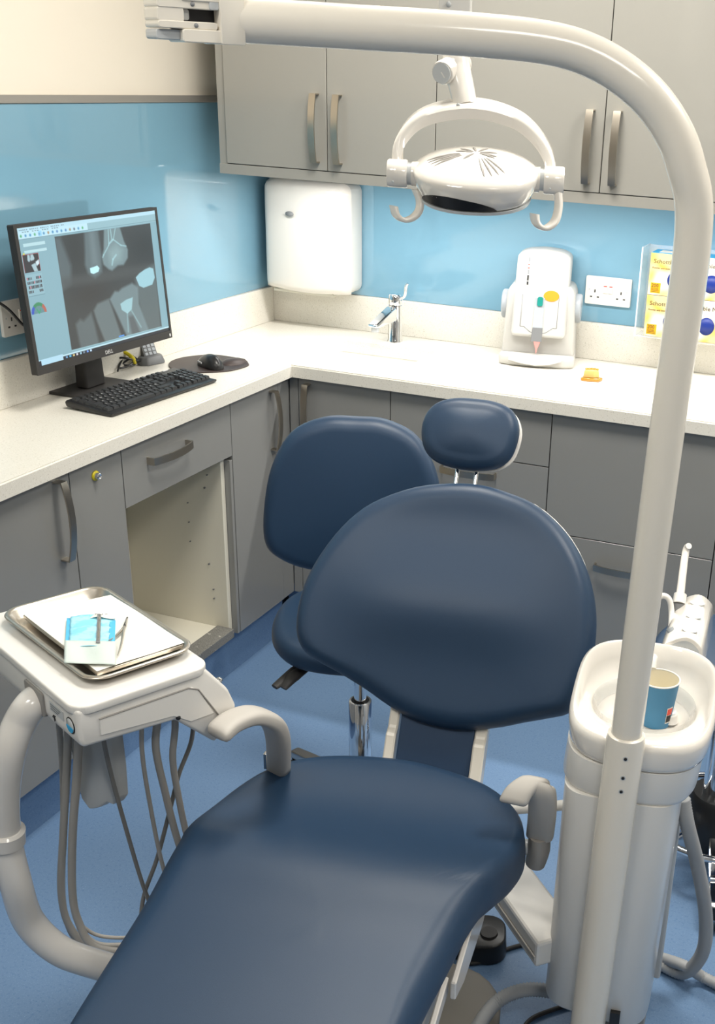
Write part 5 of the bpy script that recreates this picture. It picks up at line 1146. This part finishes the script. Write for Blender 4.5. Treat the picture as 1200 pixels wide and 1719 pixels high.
# head
HT = math.radians(17)
HM = Matrix.Translation(Vector((0.001, -0.0003, 0))) @ Matrix.Rotation(HT, 4, 'X')
A_, B_ = 0.106, 0.088
def hring(k, z, p=2.25): return [HM @ Vector((x, y, z)) for x, y, _ in ring2(A_ * k, B_ * k, cz(0), p)]
rings = [hring(0.72, -0.026), hring(0.86, -0.026), hring(0.90, -0.023), hring(0.965, -0.007), hring(1.0, 0.008), hring(1.0, 0.013), hring(0.985, 0.017), hring(0.93, 0.0215), hring(0.80, 0.029), hring(0.60, 0.036), hring(0.38, 0.041), hring(0.18, 0.0435), hring(0.03, 0.044)]
hd = loft('lamp_head', M['white_gloss'], lm, rings)
# glass band under the front, vents, lens
def hsurf(a, z):    # point on the side wall
    k = 0.90 + (z + 0.023) / 0.031 * 0.10; p = 2.25; c_, s_ = math.cos(a), math.sin(a)
    return Vector((A_ * k * math.copysign(abs(c_) ** (2 / p), c_), B_ * k * math.copysign(abs(s_) ** (2 / p), s_), z))
bm = bmesh.new(); N = 24; lowr, upr = [], []
for i in range(N + 1):
    a = math.radians(205 + (292 - 205) * i / N); h = math.sin(PI * i / N) ** 0.8 * 0.0215
    q0 = hsurf(a, -0.0235); q1 = hsurf(a, -0.023 + h + 0.0004); o_ = Vector((math.cos(a), math.sin(a), -0.25)) * 0.0012
    lowr.append(bm.verts.new(HM @ (q0 + o_))); upr.append(bm.verts.new(HM @ (q1 + o_)))
for i in range(N): bm.faces.new([lowr[i], lowr[i + 1], upr[i + 1], upr[i]])
mk('dark_window', bm, M['black_gloss'], hd, True)
loft('bottom_trim', M['silver'], hd, [hring(0.80, -0.0325), hring(0.90, -0.0315), hring(0.905, -0.0265), hring(0.80, -0.0263)])
def hz(r): return float(np.interp(r, [0.03, 0.18, 0.38, 0.60, 0.80, 0.93, 0.985], [0.044, 0.0435, 0.041, 0.036, 0.029, 0.0215, 0.017]))
for k, ang in enumerate((188, 196, 204, 212, 236, 282, 291, 300, 309, 330, 345, 15, 60, 100, 140, 165)):
    a = math.radians(ang); r0, r1 = (0.26, 0.78) if k in (0, 1, 2, 3, 5, 6, 7, 8) else (0.06, 0.34)
    bm = bmesh.new(); pts_ = []
    for i in range(7):
        r = r0 + (r1 - r0) * i / 6; pts_.append(HM @ Vector((A_ * r * math.cos(a), B_ * r * math.sin(a), hz(r) + 0.0003)))
    tube(bm, pts_, [0.0008, 0.0019, 0.0026, 0.0029, 0.0028, 0.0021, 0.0008], 6, smooth_path=False, flat=(1, 0.6)); mk('vent_slot', bm, M['knuckle'], hd, True)
for xx in (-0.083, 0.066):
    bm = bmesh.new(); disc(bm, HM @ Vector((xx, -0.020, 0.0275 if xx > 0 else 0.0235)), 0.0035, HM.to_3x3() @ Vector((1, 0, -0.3 if xx > 0 else 0.3)), HM.to_3x3() @ Vector((0, 1, 0)), n=12, h=0.001); mk('plug', bm, M['silver'], hd)
# hook handles
def hookh(pts, ax_):
    bm = bmesh.new(); Q = cat(pts, 6); n = len(Q); R_ = []
    for i, p in enumerate(Q):
        t = (Q[min(i + 1, n - 1)] - Q[max(i - 1, 0)]).normalized(); o_ = ax_.cross(t).normalized()
        k = i / (n - 1); wd = 0.0085 + 0.0035 * k; th = 0.0048 - 0.0012 * k
        R_.append([bm.verts.new(p + ax_ * math.copysign(abs(math.cos(a)) ** 0.6, math.cos(a)) * wd + o_ * math.copysign(abs(math.sin(a)) ** 0.6, math.sin(a)) * th) for a in [2 * PI * j / 16 for j in range(16)]])
    for i in range(n - 1):
        for j in range(16): bm.faces.new([R_[i][j], R_[i][(j + 1) % 16], R_[i + 1][(j + 1) % 16], R_[i + 1][j]])
    bm.faces.new(R_[0]); bm.faces.new(R_[-1]); mk('hook_handle', bm, M['white_gloss'], lm, True, sharp=60)
hax = Vector((0.62, -0.78, 0)).normalized()
hookh([(-0.1002, -0.0106, -0.022), (-0.0922, -0.0184, -0.038), (-0.0922, -0.0247, -0.054), (-0.1025, -0.0308, -0.066), (-0.1177, -0.0322, -0.07), (-0.1304, -0.0291, -0.063), (-0.1358, -0.0232, -0.049)], hax)
hookh([(0.1411, -0.0027, -0.011), (0.144, -0.0131, -0.036), (0.1396, -0.0233, -0.059), (0.1264, -0.0285, -0.071), (0.1147, -0.0289, -0.07), (0.1064, -0.0251, -0.062), (0.1039, -0.0201, -0.05)], hax)
# ------------------------------------------------------------------ floor clutter
fc = thing('foot_control', 'black floor foot control beside the right edge of the chair seat', 'foot control', (1.462, -1.715, 0), 20)
bm = bmesh.new(); prism(bm, rrect(-0.06, 0.06, -0.055, 0.055, 0.04), lambda u, v, t: (u * (1 - t), v * (1 - t), t), 0.0005, 0.048, 0.006, 3); mk('housing', bm, M['black'], fc, True)
latheo('pedal_button', M['black_soft'], fc, [(0, 0.046), (0.02, 0.046), (0.018, 0.053), (0, 0.054)], 24, center=(0.02, -0.01, 0))
c = tubeo('foot_control_cable', M['black_soft'], None, [(1.454, -1.779, 0.006), (1.487, -1.757, 0.006), (1.521, -1.703, 0.006), (1.564, -1.669, 0.006), (1.632, -1.668, 0.006)], 0.0045, 10); tag(c, 'black cable on the floor from the foot control to the column', 'cable')
c = tubeo('floor_cable', M['black_soft'], None, [(1.624, -1.925, 0.006), (1.632, -1.875, 0.006), (1.663, -1.834, 0.006), (1.717, -1.783, 0.006)], 0.0045, 10); tag(c, 'black cable on the floor at the bottom edge left of the spittoon column', 'cable')
def ribbed(name, label, pts, r, m):
    bm = bmesh.new(); Q = cat(pts, 26); L = 0; P2 = [Q[0]]; R2 = []
    # resample by length
    acc = 0; step = 0.0030; out = [Q[0]]
    for a, b in zip(Q[:-1], Q[1:]):
        d = (b - a).length; pos = 0
        while acc + d - pos >= step:
            pos += step - acc; out.append(a + (b - a) * (pos / d)); acc = 0
            if pos >= d: break
        acc += d - pos if pos < d else 0
    rr_ = [r * (1.0 if i % 2 else 0.85) for i in range(len(out))]
    tube(bm, out, rr_, 14, smooth_path=False); o = mk(name, bm, m, None, True, sharp=89); tag(o, label, 'hose'); return o
ribbed('suction_hose', 'ribbed grey hose arching over the chair floor plate to the column', [(1.552, -2.095, 0.065), (1.559, -2.007, 0.065), (1.572, -1.926, 0.071), (1.616, -1.899, 0.097), (1.671, -1.879, 0.098), (1.74, -1.895, 0.114)], 0.0145, M['vac'])
ribbed('suction_hose', 'ribbed grey hose hanging in a loop from the spittoon collar at right', [(1.856, -1.739, 0.511), (1.871, -1.738, 0.454), (1.896, -1.708, 0.351), (1.922, -1.678, 0.222), (1.929, -1.665, 0.122), (1.911, -1.656, 0.055), (1.882, -1.639, 0.018), (1.829, -1.623, 0.018), (1.801, -1.611, 0.018)], 0.0145, M['vac'])
ribbed('suction_hose', 'ribbed grey hose running along the floor to the right picture edge', [(1.805, -1.602, 0.018), (1.833, -1.61, 0.018), (1.896, -1.652, 0.05), (1.934, -1.633, 0.018), (1.999, -1.651, 0.018)], 0.0125, M['vac'])
